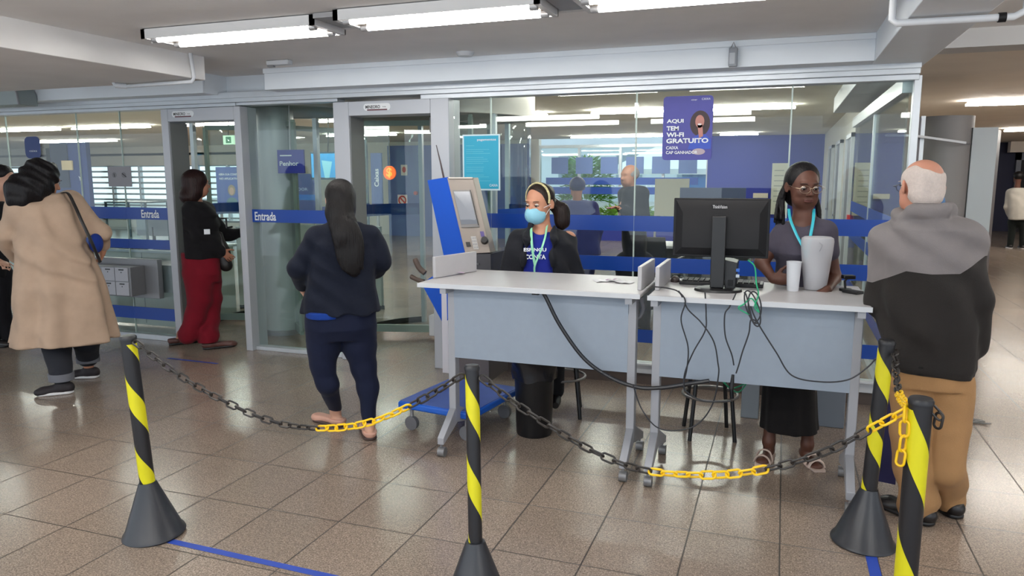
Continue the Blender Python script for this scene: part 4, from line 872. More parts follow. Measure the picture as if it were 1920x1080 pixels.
# things on the cash desk
def small_monitor(c, w, h, rz, label, m):
    t = thing('desk_monitor', label, 'monitor', c, rz, 'screens on the cash desk')
    MB().box((-w/2,-.015,.10), (w/2,.015,.10+h)).build('bezel', m, t, .004, local=True); MB().rod((0,0,0), (0,0,.2), .018).build('neck', M_black, t, local=True); MB().box((-.1,-.08,0), (.1,.08,.012)).build('foot', M_black, t, local=True)
small_monitor((-6.62,6.5,.83), .42, .26, .1, 'pale backed monitor behind the glass case on the cash desk', mat('pale_grey_plastic', rgb(160,160,164), .4))
small_monitor((-6.08,6.7,.83), .30, .26, .9, 'dark monitor at the right end of the cash desk', M_dgrey)
gc = thing('glass_case', 'small framed glass booth on the cash desk below the grey notice', 'glass case', (-6.6,6.25,.83))
for x in (-6.85,-6.3): 
    for y in (6.1,6.4): MB().box((x-.009,y-.009,.83), (x+.009,y+.009,1.32)).build('upright', mat('booth_frame', rgb(96,110,112), .4), gc)
MB().box((-6.86,6.09,1.31), (-6.29,6.41,1.325)).build('top_frame', mat('booth_frame', rgb(96,110,112), .4), gc)
MB().box((-6.84,6.095,.84), (-6.31,6.10,1.31)).build('pane', M_glass, gc)
MB().box((-6.84,6.08,.84), (-6.31,6.3,.88)).build('tray', mat('tray_dark', rgb(70,74,74), .4), gc)
hs = thing('desk_stand', 'small dark device stand on the cash desk over the locker box', 'stand', (-6.05,6.1,.83))
MB().box((-6.2,6.06,.83), (-5.92,6.2,.845)).box((-6.08,6.1,.845), (-6.04,6.13,.93)).build('stand_frame', mat('slate_plastic', rgb(50,70,84), .4), hs); MB().box((-6.13,6.03,.845), (-5.97,6.1,.86)).build('tray', M_white, hs)
# blue poster wall at the far left inside
bw = thing('blue_display_wall', 'blue display wall standing at the far left behind the glass', 'display wall', (-11.2,12.0,0))
a = atY(92,268,12.0); b = atY(160,268,12.0)
MB().box((a.x,12.0,0), (b.x,12.1,a.z)).build('panel', mat('display_blue', rgb(24,44,104), .5, noise=.15, nscale=2), bw)
a2 = atY(90,300,11.97); b2 = atY(128,380,11.97)
MB().box((a.x+.05,11.97,a.z-.95), ((a.x+b.x)/2,12.0,a.z-.02)).build('navy_field', mat('navy_field', rgb(12,24,56), .5), bw)
q = atY(125,310,11.96); MB().box((q.x-.15,11.96,q.z-.1), (q.x+.15,11.99,q.z+.1)).build('tan_field', mat('tan_field', rgb(196,178,140), .5), bw)
q = atY(150,335,11.96); text('display_lettering', 'Y', M_wht, bw, (q.x-.03,11.955,q.z-.04), (1,0,0), (0,0,1), .07, .09, .01)
# ------------------------------------------------------------------ right corridor
pil = thing('corridor_pillar', 'big round grey pillar in the right corridor behind the old man', 'pillar', (1.36,8.1,0))
MB().lathe([(.235,0), (.235,2.13), (0,2.13)], (1.40,8.15,0), 48).build('shaft', mat('pillar_grey', rgb(128,124,124), .5, noise=.04, nscale=4), pil)
MB().box((1.10,7.75,0), (1.135,7.83,2.10)).build('side_post', mat('dark_post', rgb(90,86,90), .4, .3), pil); MB().box((1.135,7.76,0), (1.17,7.82,2.12)).build('side_trim', M_alu, pil)
ts = thing('tall_sign_panel', 'tall pale grey panel standing right of the round pillar', 'panel', (1.75,8.1,0))
MB().box((1.60,8.0,0), (1.80,8.05,2.02)).build('pale_face', mat('panel_pale', rgb(172,178,182), .4), ts); MB().add([(1.80,8.0,0),(1.88,8.25,0),(1.86,8.27,0),(1.78,8.05,0),(1.80,8.0,2.0),(1.88,8.25,2.0),(1.86,8.27,2.0),(1.78,8.05,2.0)], [(3,2,1,0),(4,5,6,7),(0,1,5,4),(1,2,6,5),(2,3,7,6),(3,0,4,7)]).build('dark_edge', mat('panel_dark', rgb(92,88,92), .4), ts)
bk = thing('bracket_bar', 'thin pale metal bar crossing the round grey pillar', 'bar', (1.4,7.8,1.95))
MB().bar(atY(1660,254,7.6), atY(1712,254,7.65), .03, .02).bar(atY(1710,254,7.65), atY(1810,268,7.75), .04, .02).build('bar', mat('bar_metal', rgb(176,174,176), .35, .3), bk)
MB().bar(atY(1810,268,7.75), atY(1850,270,9.0), .02, .01).build('bar_end', mat('panel_dark', rgb(92,88,92), .4), bk)
hk = thing('hanging_pull', 'thin pull cord on the cream corridor wall', 'cord', atY(1815,318,23.98)); MB().rod(atY(1815,280,23.98), atY(1813,318,23.98), .02).build('cord', M_galu, hk)
dw = struct(MB().box((6.1,24.5,0), (7.6,24.6,2.1)), 'door_9', mat('dark_doorway', rgb(12,12,22), .6)); MB().box((6.0,24.45,0), (6.12,24.6,2.2)).box((6.0,24.45,1.98), (8,24.6,2.2)).build('door_frame', mat('door_frame_grey', rgb(130,134,146), .5), dw)
# things under and behind the right counter
bxs = atZ(1545,800)
tag(MB().box((.10,5.0,.0), (.43,5.35,.46)).build('storage_box', mat('storage_grey', rgb(104,112,122), .5), None, .006), 'grey box on the floor behind the legs of the woman with braids', 'box')
tag(MB().box((-.20,5.02,.0), (-.09,5.2,.47)).build('folding_panel', mat('storage_grey2', rgb(126,134,142), .5), None, .004), 'narrow grey box left of the black skirt under the counter', 'box')
tag(MB().prism([(.48,4.05,.05),(.60,4.02,.05),(.58,4.02,.62),(.50,4.05,.66)], (0,.03,0)).build('navy_bag', mat('navy_bag', rgb(36,34,84), .6)), 'dark navy bag hanging at the right counter leg', 'bag') 
fl_ = atZ(1822,790); ctn = thing('cord_tangle', 'small tangle of grey cord on the floor right of the khaki trousers', 'cord', fl_)
lp = [(fl_.x+.05*math.sin(k*1.3)+.004*k, fl_.y+.04*math.cos(k*.9)-.02, .006+.004*(k % 3)) for k in range(14)]
MB().tube(spline(lp), .004, 6).build('cord', mat('cord_grey', rgb(130,128,126), .5), ctn)
pb = atY(1203,600,4.1)
tag(MB().tube(spline([(pb.x-.02,4.0,.93),(pb.x-.03,4.0,.88),(pb.x,4.0,.83),(pb.x+.025,4.0,.88),(pb.x+.01,4.0,.94)]), .022, 10, flat=(1,.5)).build('plastic_bag', frosted('clear_bag', rgb(190,192,200), .55)), 'crumpled clear plastic bag stuffed between the two counters', 'bag')
# ------------------------------------------------------------------ signed distance sculpting
F32 = np.float32
class SDF:
    def __init__(s, lo, hi, h):
        s.h = h; s.lo = np.array(lo, F32); s.n = (np.ceil((np.array(hi)-np.array(lo))/h)+1).astype(int); s.a = np.full(s.n, .3, F32)
    def sub(s, lo, hi):
        i0 = np.clip(np.floor((np.array(lo)-s.lo)/s.h).astype(int), 0, s.n); i1 = np.clip(np.ceil((np.array(hi)-s.lo)/s.h).astype(int)+1, 0, s.n)
        if (i1 <= i0).any(): return None, None
        g = [(s.lo[k]+s.h*np.arange(i0[k], i1[k])).astype(F32) for k in range(3)]
        return tuple(slice(i0[k], i1[k]) for k in range(3)), (g[0][:,None,None], g[1][None,:,None], g[2][None,None,:])
    def add(s, pr, k=.02, cut=False):
        lo, hi, fn = pr; pad = k+3*s.h; sl, g = s.sub(np.array(lo)-pad, np.array(hi)+pad)
        if sl is None: return s
        b = fn(*g); a = s.a[sl]
        if cut: a, b = -a, b
        t = np.clip(.5+.5*(b-a)/k, 0, 1); r = b*(1-t)+a*t-k*t*(1-t)
        s.a[sl] = -r if cut else r
        return s
    def cut(s, pr, k=.008): return s.add(pr, k, True)
    def noise(s, amp, f=(9,9,9), seed=0, warp=.5, mask=None):
        g = s.sub(s.lo, s.lo+s.h*s.n)[1]; r_ = np.random.RandomState(seed); X, Y, Z = g; w = 0
        ph = r_.rand(12)*6.28
        wx = np.sin(X*5+Z*4+ph[0])*warp+np.sin(Y*7-Z*6+ph[1])*warp
        w = np.sin(X*f[0]*3+Z*f[2]*1.2+wx*2.2+ph[2])*np.sin(Z*f[2]*2.3-X*f[0]*.9+wx*3+ph[3]+Y*3)+.6*np.sin(Z*f[2]*5+X*f[0]*3.5+Y*f[1]*3+wx*4+ph[4])
        if mask is not None: w = w*mask(X, Y, Z)
        s.a += (amp*w).astype(F32)[:s.n[0],:s.n[1],:s.n[2]]; return s
    def mesh(s, smooth=1):
        a = s.a; a[0] = a[-1] = .1; a[:,0] = a[:,-1] = .1; a[:,:,0] = a[:,:,-1] = .1
        neg = a < 0; nx, ny, nz = a.shape
        c = [neg[i:nx-1+i, j:ny-1+j, k:nz-1+k] for i in (0,1) for j in (0,1) for k in (0,1)]
        cnt = sum(x.astype(np.int8) for x in c); act = (cnt > 0) & (cnt < 8); idx = np.argwhere(act); M = len(idx)
        if M == 0: return np.zeros((0,3)), np.zeros((0,4), int)
        ids = np.full(act.shape, -1, np.int64); ids[act] = np.arange(M)
        pos = np.zeros((M,3)); num = np.zeros(M)
        cv = [a[idx[:,0]+i, idx[:,1]+j, idx[:,2]+k] for i in (0,1) for j in (0,1) for k in (0,1)]; off = [(i,j,k) for i in (0,1) for j in (0,1) for k in (0,1)]
        for p in range(8):
            for q in range(p+1, 8):
                d = np.array(off[q])-np.array(off[p])
                if np.abs(d).sum() != 1: continue
                m = (cv[p] < 0) != (cv[q] < 0); t = np.where(m, cv[p]/(cv[p]-cv[q]+1e-12), 0)
                pos += m[:,None]*(np.array(off[p])+t[:,None]*d); num += m
        V_ = s.lo+s.h*(idx+pos/num[:,None]); F = []
        for ax in range(3):
            u, w = [(1,2),(2,0),(0,1)][ax]
            sl0 = [slice(1,-1)]*3; sl0[ax] = slice(0,-1); sl1 = [slice(1,-1)]*3; sl1[ax] = slice(1,None)
            A = neg[tuple(sl0)]; B = neg[tuple(sl1)]; e = np.argwhere(A != B); fl = A[tuple(e.T)]
            e = e+1; e[:,ax] -= 1
            def cell(du, dw): q = e.copy(); q[:,u] -= du; q[:,w] -= dw; return ids[tuple(q.T)]
            f = np.stack([cell(1,1), cell(0,1), cell(0,0), cell(1,0)], 1); f[~fl] = f[~fl][:,::-1]; F.append(f)
        F = np.concatenate(F); F = F[(F >= 0).all(1)]
        for _ in range(smooth):
            acc = np.zeros_like(V_); n = np.zeros(len(V_))
            for i in range(4):
                p, q = F[:,i], F[:,(i+1)%4]; np.add.at(acc, p, V_[q]); np.add.at(acc, q, V_[p]); np.add.at(n, p, 1); np.add.at(n, q, 1)
            V_ = V_*.45+.55*acc/np.maximum(n,1)[:,None]
        return V_, F
def npv(p): return np.array([float(p[0]), float(p[1]), float(p[2])], F32)
def cone(a, b, ra, rb=None):
    a = npv(a); b = npv(b); rb = ra if rb is None else rb; d = b-a; L2 = float(d@d)+1e-9; r = max(ra, rb)
    def fn(X, Y, Z):
        t = np.clip(((X-a[0])*d[0]+(Y-a[1])*d[1]+(Z-a[2])*d[2])/L2, 0, 1)
        return np.sqrt((X-a[0]-t*d[0])**2+(Y-a[1]-t*d[1])**2+(Z-a[2]-t*d[2])**2)-(ra+(rb-ra)*t)
    return np.minimum(a, b)-r, np.maximum(a, b)+r, fn
def ell(c, r, M=None):
    c = npv(c); M = np.eye(3) if M is None else np.array(M)   # columns: local axes
    def fn(X, Y, Z):
        x, y, z = X-c[0], Y-c[1], Z-c[2]; q = [(x*M[0,i]+y*M[1,i]+z*M[2,i]) for i in range(3)]
        k0 = np.sqrt(sum((q[i]/r[i])**2 for i in range(3))); k1 = np.sqrt(sum((q[i]/r[i]**2)**2 for i in range(3)))
        return k0*(k0-1)/np.maximum(k1, 1e-6)
    e = np.sqrt(((M*np.array(r))**2).sum(1)); return c-e, c+e, fn
def loft(sl, fold=0, nf=9, ph=0, rot=0, pw=2.3):   # slices (z, cx, cy, rx, ry)
    S = np.array(sorted(sl), float); z0, z1 = S[0,0], S[-1,0]
    cr, sr = math.cos(rot), math.sin(rot)
    def fn(X, Y, Z):
        z = np.clip(Z.ravel(), z0, z1); v = [np.interp(z, S[:,0], S[:,i])[None,None,:] for i in (1,2,3,4)]
        x0 = X-v[0]; y0 = Y-v[1]; x = x0*cr+y0*sr; y = -x0*sr+y0*cr
        rx, ry = v[2], v[3]
        if fold:
            a = np.arctan2(y/ry, x/rx); w = (z1-Z)/(z1-z0); g = 1+fold*w*(np.sin(nf*a+ph)+.5*np.sin((nf*2-3)*a+ph*2)); rx = rx*g; ry = ry*g
        q = (np.abs(x/rx)**pw+np.abs(y/ry)**pw)**(1/pw); d = (q-1)*np.minimum(rx, ry)
        return np.maximum(d, np.maximum(z0-Z, Z-z1))
    m = S[:,3:5].max()*1.15; lo = np.array([S[:,1].min()-m, S[:,2].min()-m, z0]); hi = np.array([S[:,1].max()+m, S[:,2].max()+m, z1]); return lo, hi, fn
def half(axis, v, sign, lo, hi):   # half space used for cutting
    def fn(X, Y, Z): return sign*((X,Y,Z)[axis]-v)+0*X+0*Y+0*Z
    return lo, hi, fn
SKIN_CACHE = {}
def skin(nm, c): return mat('skin_'+nm, tuple(x*.85 for x in rgb(*c)), .5, noise=.06, nscale=14, spec=.35)
def cloth(nm, c, rough=.85, bump=.25, bs=260, noise=.08): return mat('cloth_'+nm, tuple(x*.72 for x in rgb(*c)), rough, noise=noise, nscale=7, bump=bump, bscale=bs, spec=.25, sheen=.04)
def hairm(nm, c): return mat('hair_'+nm, tuple(x*.5 for x in rgb(*c)), .5, noise=.3, nscale=60, bump=.5, bscale=120, stretch=(1,1,.1), spec=.25)
class Person:
    """u = right in the view, v = away from the viewer, w = up; metres from the spot the person stands on"""
    def __init__(s, foot, label, cat='person'):
        f = atZ(*foot) if len(foot) == 2 else V(foot); f.z = 0; s.f = f; d = V((f.x, f.y, 0)).normalized(); s.d = d; s.r = V((d.y, -d.x, 0)); s.D = V((f.x, f.y, 0)).length
        s.t = thing('person', label, cat, f, math.atan2(-d.x, d.y))
    def p(s, px, py, v=0):   # a joint: where it shows and how far behind the standing spot
        dd = ray(px, py); k = (s.D+v)/dd.dot(s.d); q = EYE+dd*k-s.f; return V((q.dot(s.r), q.dot(s.d), q.z))
    def put(s, name, sdf, m, smooth=1, label=None, faces=None, par=None, dec=None):
        V_, F = sdf.mesh(smooth)
        me = bpy.data.meshes.new(name); me.from_pydata(V_.tolist(), [], F.tolist()); o = bpy.data.objects.new(name, me); COL.objects.link(o); o.parent = par or s.t
        for mm in (m if isinstance(m, (list, tuple)) else [m]): me.materials.append(mm)
        if faces is not None: c = V_[F].mean(1); me.polygons.foreach_set('material_index', faces(c).astype(np.int32))
        me.polygons.foreach_set('use_smooth', np.ones(len(F), bool)); me.update()
        if label: o['label'] = label
        return o
    def part(s, name, mb, m, label=None, par=None):
        o = mb.build(name, m, par or s.t, 0, local=True)
        if label: o['label'] = label
        return o
def hframe(yaw, pitch=0, roll=0):   # yaw 0 = facing away (+v), 90 = facing left in the view, 180 = facing the viewer
    return (Matrix.Rotation(R(yaw), 3, 'Z') @ Matrix.Rotation(R(pitch), 3, 'X') @ Matrix.Rotation(R(roll), 3, 'Y'))
class Head:
    def __init__(s, c, M, k=1.0): s.c = V(c); s.M = M; s.k = k; s.A = np.array(M)
    def h(s, x, y, z): return s.c+s.M @ (V((x,y,z))*s.k)
    def e(s, c, r, rot=None):
        A = s.A if rot is None else np.array(s.M @ rot); return ell(s.h(*c), [q*s.k for q in r], A)
    def c2(s, a, b, ra, rb=None): return cone(s.h(*a), s.h(*b), ra*s.k, (ra if rb is None else rb)*s.k)
    def sculpt(s, f, neck=None, nr=.047):
        f.add(s.e((0,-.014,.030), (.074,.092,.080)), .01)
        f.add(s.e((0,.022,-.028), (.060,.066,.080)), .03)
        f.add(s.e((0,.048,-.088), (.030,.026,.020)), .03)
        for i in (-1, 1):
            f.add(s.e((.036*i,.045,-.060), (.026,.030,.034)), .025); f.add(s.e((.034*i,.060,-.018), (.022,.022,.018)), .02)
        f.add(s.e((0,.075,.030), (.046,.014,.011)), .015)
        for i in (-1, 1): f.cut(s.e((.030*i,.094,.008), (.019,.017,.012)), .010)
        f.add(s.c2((0,.084,.014), (0,.104,-.020), .007, .011), .010)
        for i in (-1, 1): f.add(s.e((.011*i,.094,-.026), (.008,.010,.007)), .006)
        f.add(s.e((0,.086,-.050), (.022,.011,.006)), .007); f.add(s.e((0,.084,-.062), (.019,.012,.007)), .007)
        f.cut(s.e((0,.098,-.0555), (.022,.010,.0014)), .003)
        for i in (-1, 1):
            f.add(s.e((.080*i,-.012,-.004), (.0075,.020,.032), Matrix.Rotation(.5*i, 3, 'Z')), .006); f.cut(s.e((.088*i,-.008,-.002), (.006,.010,.018), Matrix.Rotation(.5*i, 3, 'Z')), .004)
        if neck is not None: f.add(cone(s.h(0,-.022,-.045), neck, nr*s.k, nr*1.12*s.k), .018)
    def face(s, P, iris=(50,34,26), brow=(34,26,22), lips=None, closed=False, par=None):
        for i in (-1, 1):
            e = MB(); q = s.h(.0305*i,.0745,.008); e.lathe([(.0108*math.sin(a)*s.k, .0108*math.cos(a)*s.k) for a in [PI*j/10 for j in range(11)]], q, 16)
            w = mat('eye_white', rgb(186,176,168), .3); eo = P.part('eye', e, w)
            q2 = s.h(.0305*i,.0850,.006 if not closed else .003)
            g = MB(); X_ = s.M @ V((1,0,0)); Z_ = s.M @ V((0,0,1)); Y_ = s.M @ V((0,1,0))
            g.add([q2+(X_*math.cos(t)+Z_*math.sin(t))*.0058*s.k for t in [2*PI*j/14 for j in range(14)]]+[q2+Y_*.0016*s.k], [(j,(j+1)%14,14) for j in range(14)], 0, True)
            P.part('iris', g, mat('iris_%d' % iris[0], rgb(*iris), .15), par=eo)
            lid = MB(); pts = [s.h(.0305*i+x*.016, .0865-.006*x*x, .0145-.0035*x*x-(.007 if closed else 0)) for x in (-1.1,-.6,0,.6,1.1)]
            lid.tube(spline(pts,4), .0022*s.k, 6); P.part('eyelid', lid, mat('lash_dark', rgb(30,22,20), .6))
            b = MB(); pts = [s.h(.030*i+x*.022, .0885-.007*x*x, .0315-.004*x*x+.002*i*x) for x in (-1,-.5,0,.5,1)]; b.tube(spline(pts,4), .0032*s.k, 6, flat=(1,.6)); P.part('eyebrow', b, mat('brow_%d' % brow[0], rgb(*brow), .8))
        if lips:
            l = MB(); pts = [s.h(x*.022, .0955-.009*x*x, -.0555+.002*x*x) for x in (-1,-.6,-.25,0,.25,.6,1)]
            l.tube(spline([p+s.M @ V((0,0,.0030*s.k)) for p in pts],4), [.0024*s.k]*25, 6).tube(spline([p+s.M @ V((0,-.001,-.0042*s.k)) for p in pts],4), [.0034*s.k]*25, 6); P.part('lips', l, mat('lips_%d' % lips[0], rgb(*lips), .4))
    def glasses(s, P, m, r=.021, arm=True):
        g = MB()
        for i in (-1, 1):
            g.tube([s.h(.031*i+r*1.1*math.cos(t), .102-.004*math.cos(t)*i, .004+r*.8*math.sin(t)) for t in [2*PI*j/24 for j in range(24)]], .0014, 6, closed=True)
            g.tube([s.h(.053*i,.1,.008), s.h(.074*i,.085,.010), s.h(.081*i,.02,.010), s.h(.080*i,-.018,.002)], .0014, 6)
        g.tube([s.h(-.010,.104,.008), s.h(0,.107,.011), s.h(.010,.104,.008)], .0014, 6); P.part('glasses', g, m)
def hand(f, w, d, nrm, side, curl=.5, k=1.0, spread=1.0, thumb=.5):
    """w wrist, d pointing direction, nrm = palm normal, side = +1/-1 thumb side"""
    w = V(w); d = V(d).normalized(); n = V(nrm); n = (n-d*n.dot(d)).normalized(); x = d.cross(n)*side
    A = np.array(Matrix((x, d, n)).transposed())
    f.add(ell(w+d*.045*k, (.036*k,.050*k,.014*k), A), .012); f.add(cone(w, w+d*.04*k, .024*k, .022*k), .015)
    for i, (o, L) in enumerate(((.030,.068), (.010,.078), (-.010,.073), (-.029,.058))):
        p = w+d*.080*k+x*o*k; dd = (d+x*o*2.2*spread).normalized(); c = curl*(1+.12*i)
        for j, (ff, rr) in enumerate(((.45,.0085), (.30,.0078), (.25,.0068))):
            dd = (dd*math.cos(c*(.55+.25*j))+n*math.sin(c*(.55+.25*j))).normalized(); q = p+dd*L*ff*k; f.add(cone(p, q, rr*k, (rr-.0008)*k), .004); p = q
    p = w+d*.022*k+x*.026*k; dd = (d*.65+x*.75+n*.25).normalized()
    for L, rr in ((.032,.0115), (.028,.0095), (.022,.0085)):
        q = p+dd*L*k; f.add(cone(p, q, rr*k, (rr-.001)*k), .006); p = q; dd = (dd*math.cos(thumb*.6)+(d*.7+n*.5).normalized()*math.sin(thumb*.6)).normalized()
def bnds(pts, pad): a = np.array([tuple(p) for p in pts]); return a.min(0)-pad, a.max(0)+pad
def foot(f, ankle, toe, w=.042, h=.03):
    ankle = V(ankle); toe = V(toe); d = (toe-ankle); d.z = 0; d.normalize(); heel = V((ankle.x, ankle.y, .032))-d*.045; b = V((toe.x,toe.y,.018))-d*.05
    f.add(cone(heel, b, .027, .022), .02); f.add(ell(b, (w*.78, w*1.15, .020), np.array(Matrix((V((d.y,-d.x,0)), d, V((0,0,1)))).transposed())), .02); f.add(cone(ankle, heel+d*.03, .034, .028), .02)
    f.add(ell(V((toe.x,toe.y,.016))-d*.025, (w*.8,.032,.016), np.array(Matrix((V((d.y,-d.x,0)), d, V((0,0,1)))).transposed())), .015)
def shoe(P, name, ankle, toe, m, sole=None, w=.045, top=.085, k=1.0, label=None):
    ankle = V(ankle); toe = V(toe); d = toe-ankle; d.z = 0; L = d.length; d.normalize(); A = np.array(Matrix((V((d.y,-d.x,0)), d, V((0,0,1)))).transposed())
    heel = V((ankle.x,ankle.y,0))-d*.05; tp = V((toe.x,toe.y,0)); mid = (heel+tp)/2; f = SDF(*[x for x in bnds([heel, tp, ankle], .09)], .006)
    f.add(cone(heel+V((0,0,.045))+d*.01, V((tp.x,tp.y,.032))-d*.055, .040*k, .032*k), .01); f.add(ell(V((tp.x,tp.y,.026))-d*.05, (w*k,.060*k,.032*k), A), .02)
    f.add(cone(V((ankle.x,ankle.y,.05)), V((ankle.x,ankle.y,top)), .043*k, .040*k), .02)
    lo, hi = f.lo, f.lo+f.h*f.n
    f.cut((lo, hi, lambda X, Y, Z: Z-.004+0*X+0*Y), .003); f.cut((lo, hi, lambda X, Y, Z: top-Z+0*X+0*Y), .003)
    o = P.put(name, f, m, 1, label)
    g = SDF(*[x for x in bnds([heel, tp], .09)], .006); g.add(cone(heel+d*.02+V((0,0,.01)), V((tp.x,tp.y,.01))-d*.05, .042*k, .043*k), .01); lo, hi = g.lo, g.lo+g.h*g.n
    g.cut((lo, hi, lambda X, Y, Z: Z-.001+0*X+0*Y), .002); g.cut((lo, hi, lambda X, Y, Z: .022-Z+0*X+0*Y), .002)
    P.put('sole', g, sole or m, 0, par=o)
    return o
# ------------------------------------------------------------------ the people
def G(P, px, py, z=0): q = atZ(px, py, z)-P.f; return V((q.dot(P.r), q.dot(P.d), q.z))
def SL(P, py, x0, x1, rv, v=0):   # one level of a torso: left and right edge, half depth
    a = P.p(x0, py, v); b = P.p(x1, py, v); e = P.p((x0+x1)/2, py, v-rv*.85*min(1, max(0, (py-440)/120))); return (e.z, (a.x+b.x)/2, v, (b.x-a.x)/2, rv)
def frame_of(pts, pad, h): lo, hi = bnds(pts, pad); return SDF(lo, hi, h)
def limb(f, pts, rs, k=.03):
    for i in range(len(pts)-1): f.add(cone(pts[i], pts[i+1], rs[i], rs[i+1]), k)
def TRAP(f, J, a, b):   # slope from the neck to each shoulder
    for s in 'LR': f.add(cone(J['neck']+V((0,0,-.015)), J['sh'+s]+V((0,0,-.005)), a, b), .04)
def core(f, J, rt=.085):
    f.add(cone(J['neck'], J['chest'], .06, rt+.01), .05); f.add(cone(J['chest'], J['pel'], rt+.01, rt), .05); f.add(cone(J['shL'], J['shR'], .05), .05)
    for s in 'LR':
        f.add(cone(J['sh'+s], J['el'+s], .044, .036), .02); f.add(cone(J['el'+s], J['wr'+s], .036, .023), .02)
        f.add(cone(J['pel'], J['hip'+s], .08, .075), .04); f.add(cone(J['hip'+s], J['kn'+s], .07, .040), .03); f.add(cone(J['kn'+s], (J['kn'+s]*.6+J['an'+s]*.4), .038, .040), .02); f.add(cone(J['kn'+s]*.6+J['an'+s]*.4, J['an'+s], .040, .032), .02)
def box_of(J, H, pad=.14, h=.007):
    pts = list(J.values())+[H.c+V((0,0,.05))]; lo, hi = bnds(pts, pad); lo[2] = -.01; return SDF(lo, hi, h)
S_tan = skin('tan', (196,140,112)); S_dark = skin('dark', (92,58,46)); S_old = skin('ruddy', (206,146,122)); S_lt = skin('light', (212,164,140)); S_br = skin('brown', (176,122,98))
def two_tone(nm, lo_, hi_):   # lower cloth and upper yoke, sewn along the stored seam
    m = cloth(nm, lo_, .8, .2); nt = m.node_tree; N = nt.nodes; L = nt.links; b = N['Principled BSDF']; src = b.inputs['Base Color'].links[0].from_node
    a = N.new('ShaderNodeAttribute'); a.attribute_name = 'yoke'; g = N.new('ShaderNodeMath'); g.operation = 'GREATER_THAN'; g.inputs[1].default_value = 0; L.new(a.outputs['Fac'], g.inputs[0])
    mx = N.new('ShaderNodeMix'); mx.data_type = 'RGBA'; mx.inputs[6].default_value = (*[x*.72 for x in rgb(*lo_)], 1); mx.inputs[7].default_value = (*[x*.72 for x in rgb(*hi_)], 1); L.new(g.outputs[0], mx.inputs[0])
    sc = N.new('ShaderNodeVectorMath'); sc.operation = 'SCALE'; L.new(mx.outputs[2], sc.inputs[0]); L.new(src.inputs['Scale'].links[0].from_socket, sc.inputs['Scale']); L.new(sc.outputs[0], b.inputs['Base Color']); return m
# ---------------- woman in navy, seen from behind
P = Person((655,812), 'woman seen from behind, long black hair, navy jacket and tight navy trousers', 'person')
H = Head(P.p(637,375), hframe(12, -4), 1.0)
J = dict(neck=P.p(641,424), chest=P.p(644,470), pel=P.p(642,590), shL=P.p(592,441), shR=P.p(697,441), elL=P.p(557,503,.0), elR=P.p(716,492,.02), wrL=P.p(566,536,.16), wrR=P.p(690,516,.24),
    hipL=P.p(610,608), hipR=P.p(668,608), knL=P.p(604,684,-.02), knR=P.p(681,690,-.02), anL=P.p(627,774,.0), anR=P.p(692,796,-.02))
gl = G(P,630,797); gr = G(P,693,822); J['anL'] = V((gl.x, gl.y, .085)); J['anR'] = V((gr.x, gr.y+.02, .085))
f = box_of(J, H, .16); core(f, J); H.sculpt(f, J['neck'])
hand(f, J['wrL'], V((.15,.5,-.8)), V((1,0,.1)), -1, .5, .95); hand(f, J['wrR'], V((-.8,.6,.1)), V((0,.3,-1)), -1, .6, .95)
foot(f, J['anL'], J['anL']+V((-.13,.13,0)), .04); foot(f, J['anR'], J['anR']+V((-.02,.17,0)), .04)
P.put('body', f, S_lt)
sl = [SL(P,422,618,672,.075), SL(P,436,594,700,.10), SL(P,455,583,708,.125), SL(P,500,580,704,.135), SL(P,545,575,704,.15), SL(P,572,570,708,.165), SL(P,592,567,711,.17)]
f = frame_of([J['elL'],J['elR'],J['wrR'],J['wrL'],P.p(640,600,-.1),P.p(640,405,-.1),P.p(640,600,.1),P.p(725,500)], .14, .008)
f.add(loft(sl, .02, 7), .02); f.add(cone(J['shL']+V((.02,0,-.02)), J['shR']+V((-.02,0,-.02)), .055), .04); TRAP(f, J, .050, .050); f.add(cone(J['neck']+V((0,0,.01)), J['neck']+V((0,0,-.06)), .062, .08), .03)
limb(f, [J['shL'], J['elL'], J['wrL']+V((0,-.02,.01))], [.058,.058,.043]); limb(f, [J['shR'], J['elR'], J['wrR']+V((0,-.02,0))], [.058,.058,.045])
f.noise(.0085, (4.5,4.5,5), 3, 1)
P.put('jacket', f, cloth('navy_jacket', (17,24,42)), 2)
f = frame_of([J['hipL'],J['hipR'],J['anL'],J['anR'],P.p(641,575)], .19, .008)
f.add(loft([SL(P,575,576,702,.13), SL(P,595,573,706,.155), SL(P,620,574,706,.165), SL(P,640,578,704,.13)]), .03)
T = {'L': [P.p(608,612,-.01), P.p(607,650,-.01), P.p(605,684,-.02), P.p(614,720,-.03)], 'R': [P.p(670,612,-.01), P.p(675,650,-.01), P.p(682,690,-.02), P.p(690,727,-.04)]}
for s in 'LR': limb(f, T[s]+[J['an'+s]+V((0,0,.035))], [.108,.098,.074,.064,.041], .03)
f.noise(.0022, (8,8,10), 5); tr = P.put('trousers', f, cloth('navy_trousers', (19,27,54), bump=.15), 1)
f = frame_of([P.p(600,588),P.p(690,592)], .2, .008); f.add(loft([SL(P,586,574,650,.160), SL(P,600,573,652,.166)]), .01); P.put('shirt_hem', f, cloth('royal_hem', (18,62,150)), 1)
for s, tt in (('L', V((-.13,.13,0))), ('R', V((-.02,.17,0)))): shoe(P, 'flat_shoe', J['an'+s]+V((0,0,-.02)), J['an'+s]+tt*1.1, mat('nude_leather', rgb(206,158,138), .5), mat('dark_sole', rgb(70,52,48), .6), .044, .05)
f = frame_of([H.h(0,0,.05), P.p(660,505,-.13), P.p(630,505,-.13), P.p(640,420,.05)], .17, .006)
f.add(H.e((0,-.022,.034), (.090,.098,.092)), .02); f.add(H.e((0,-.055,-.04), (.082,.070,.11)), .03)
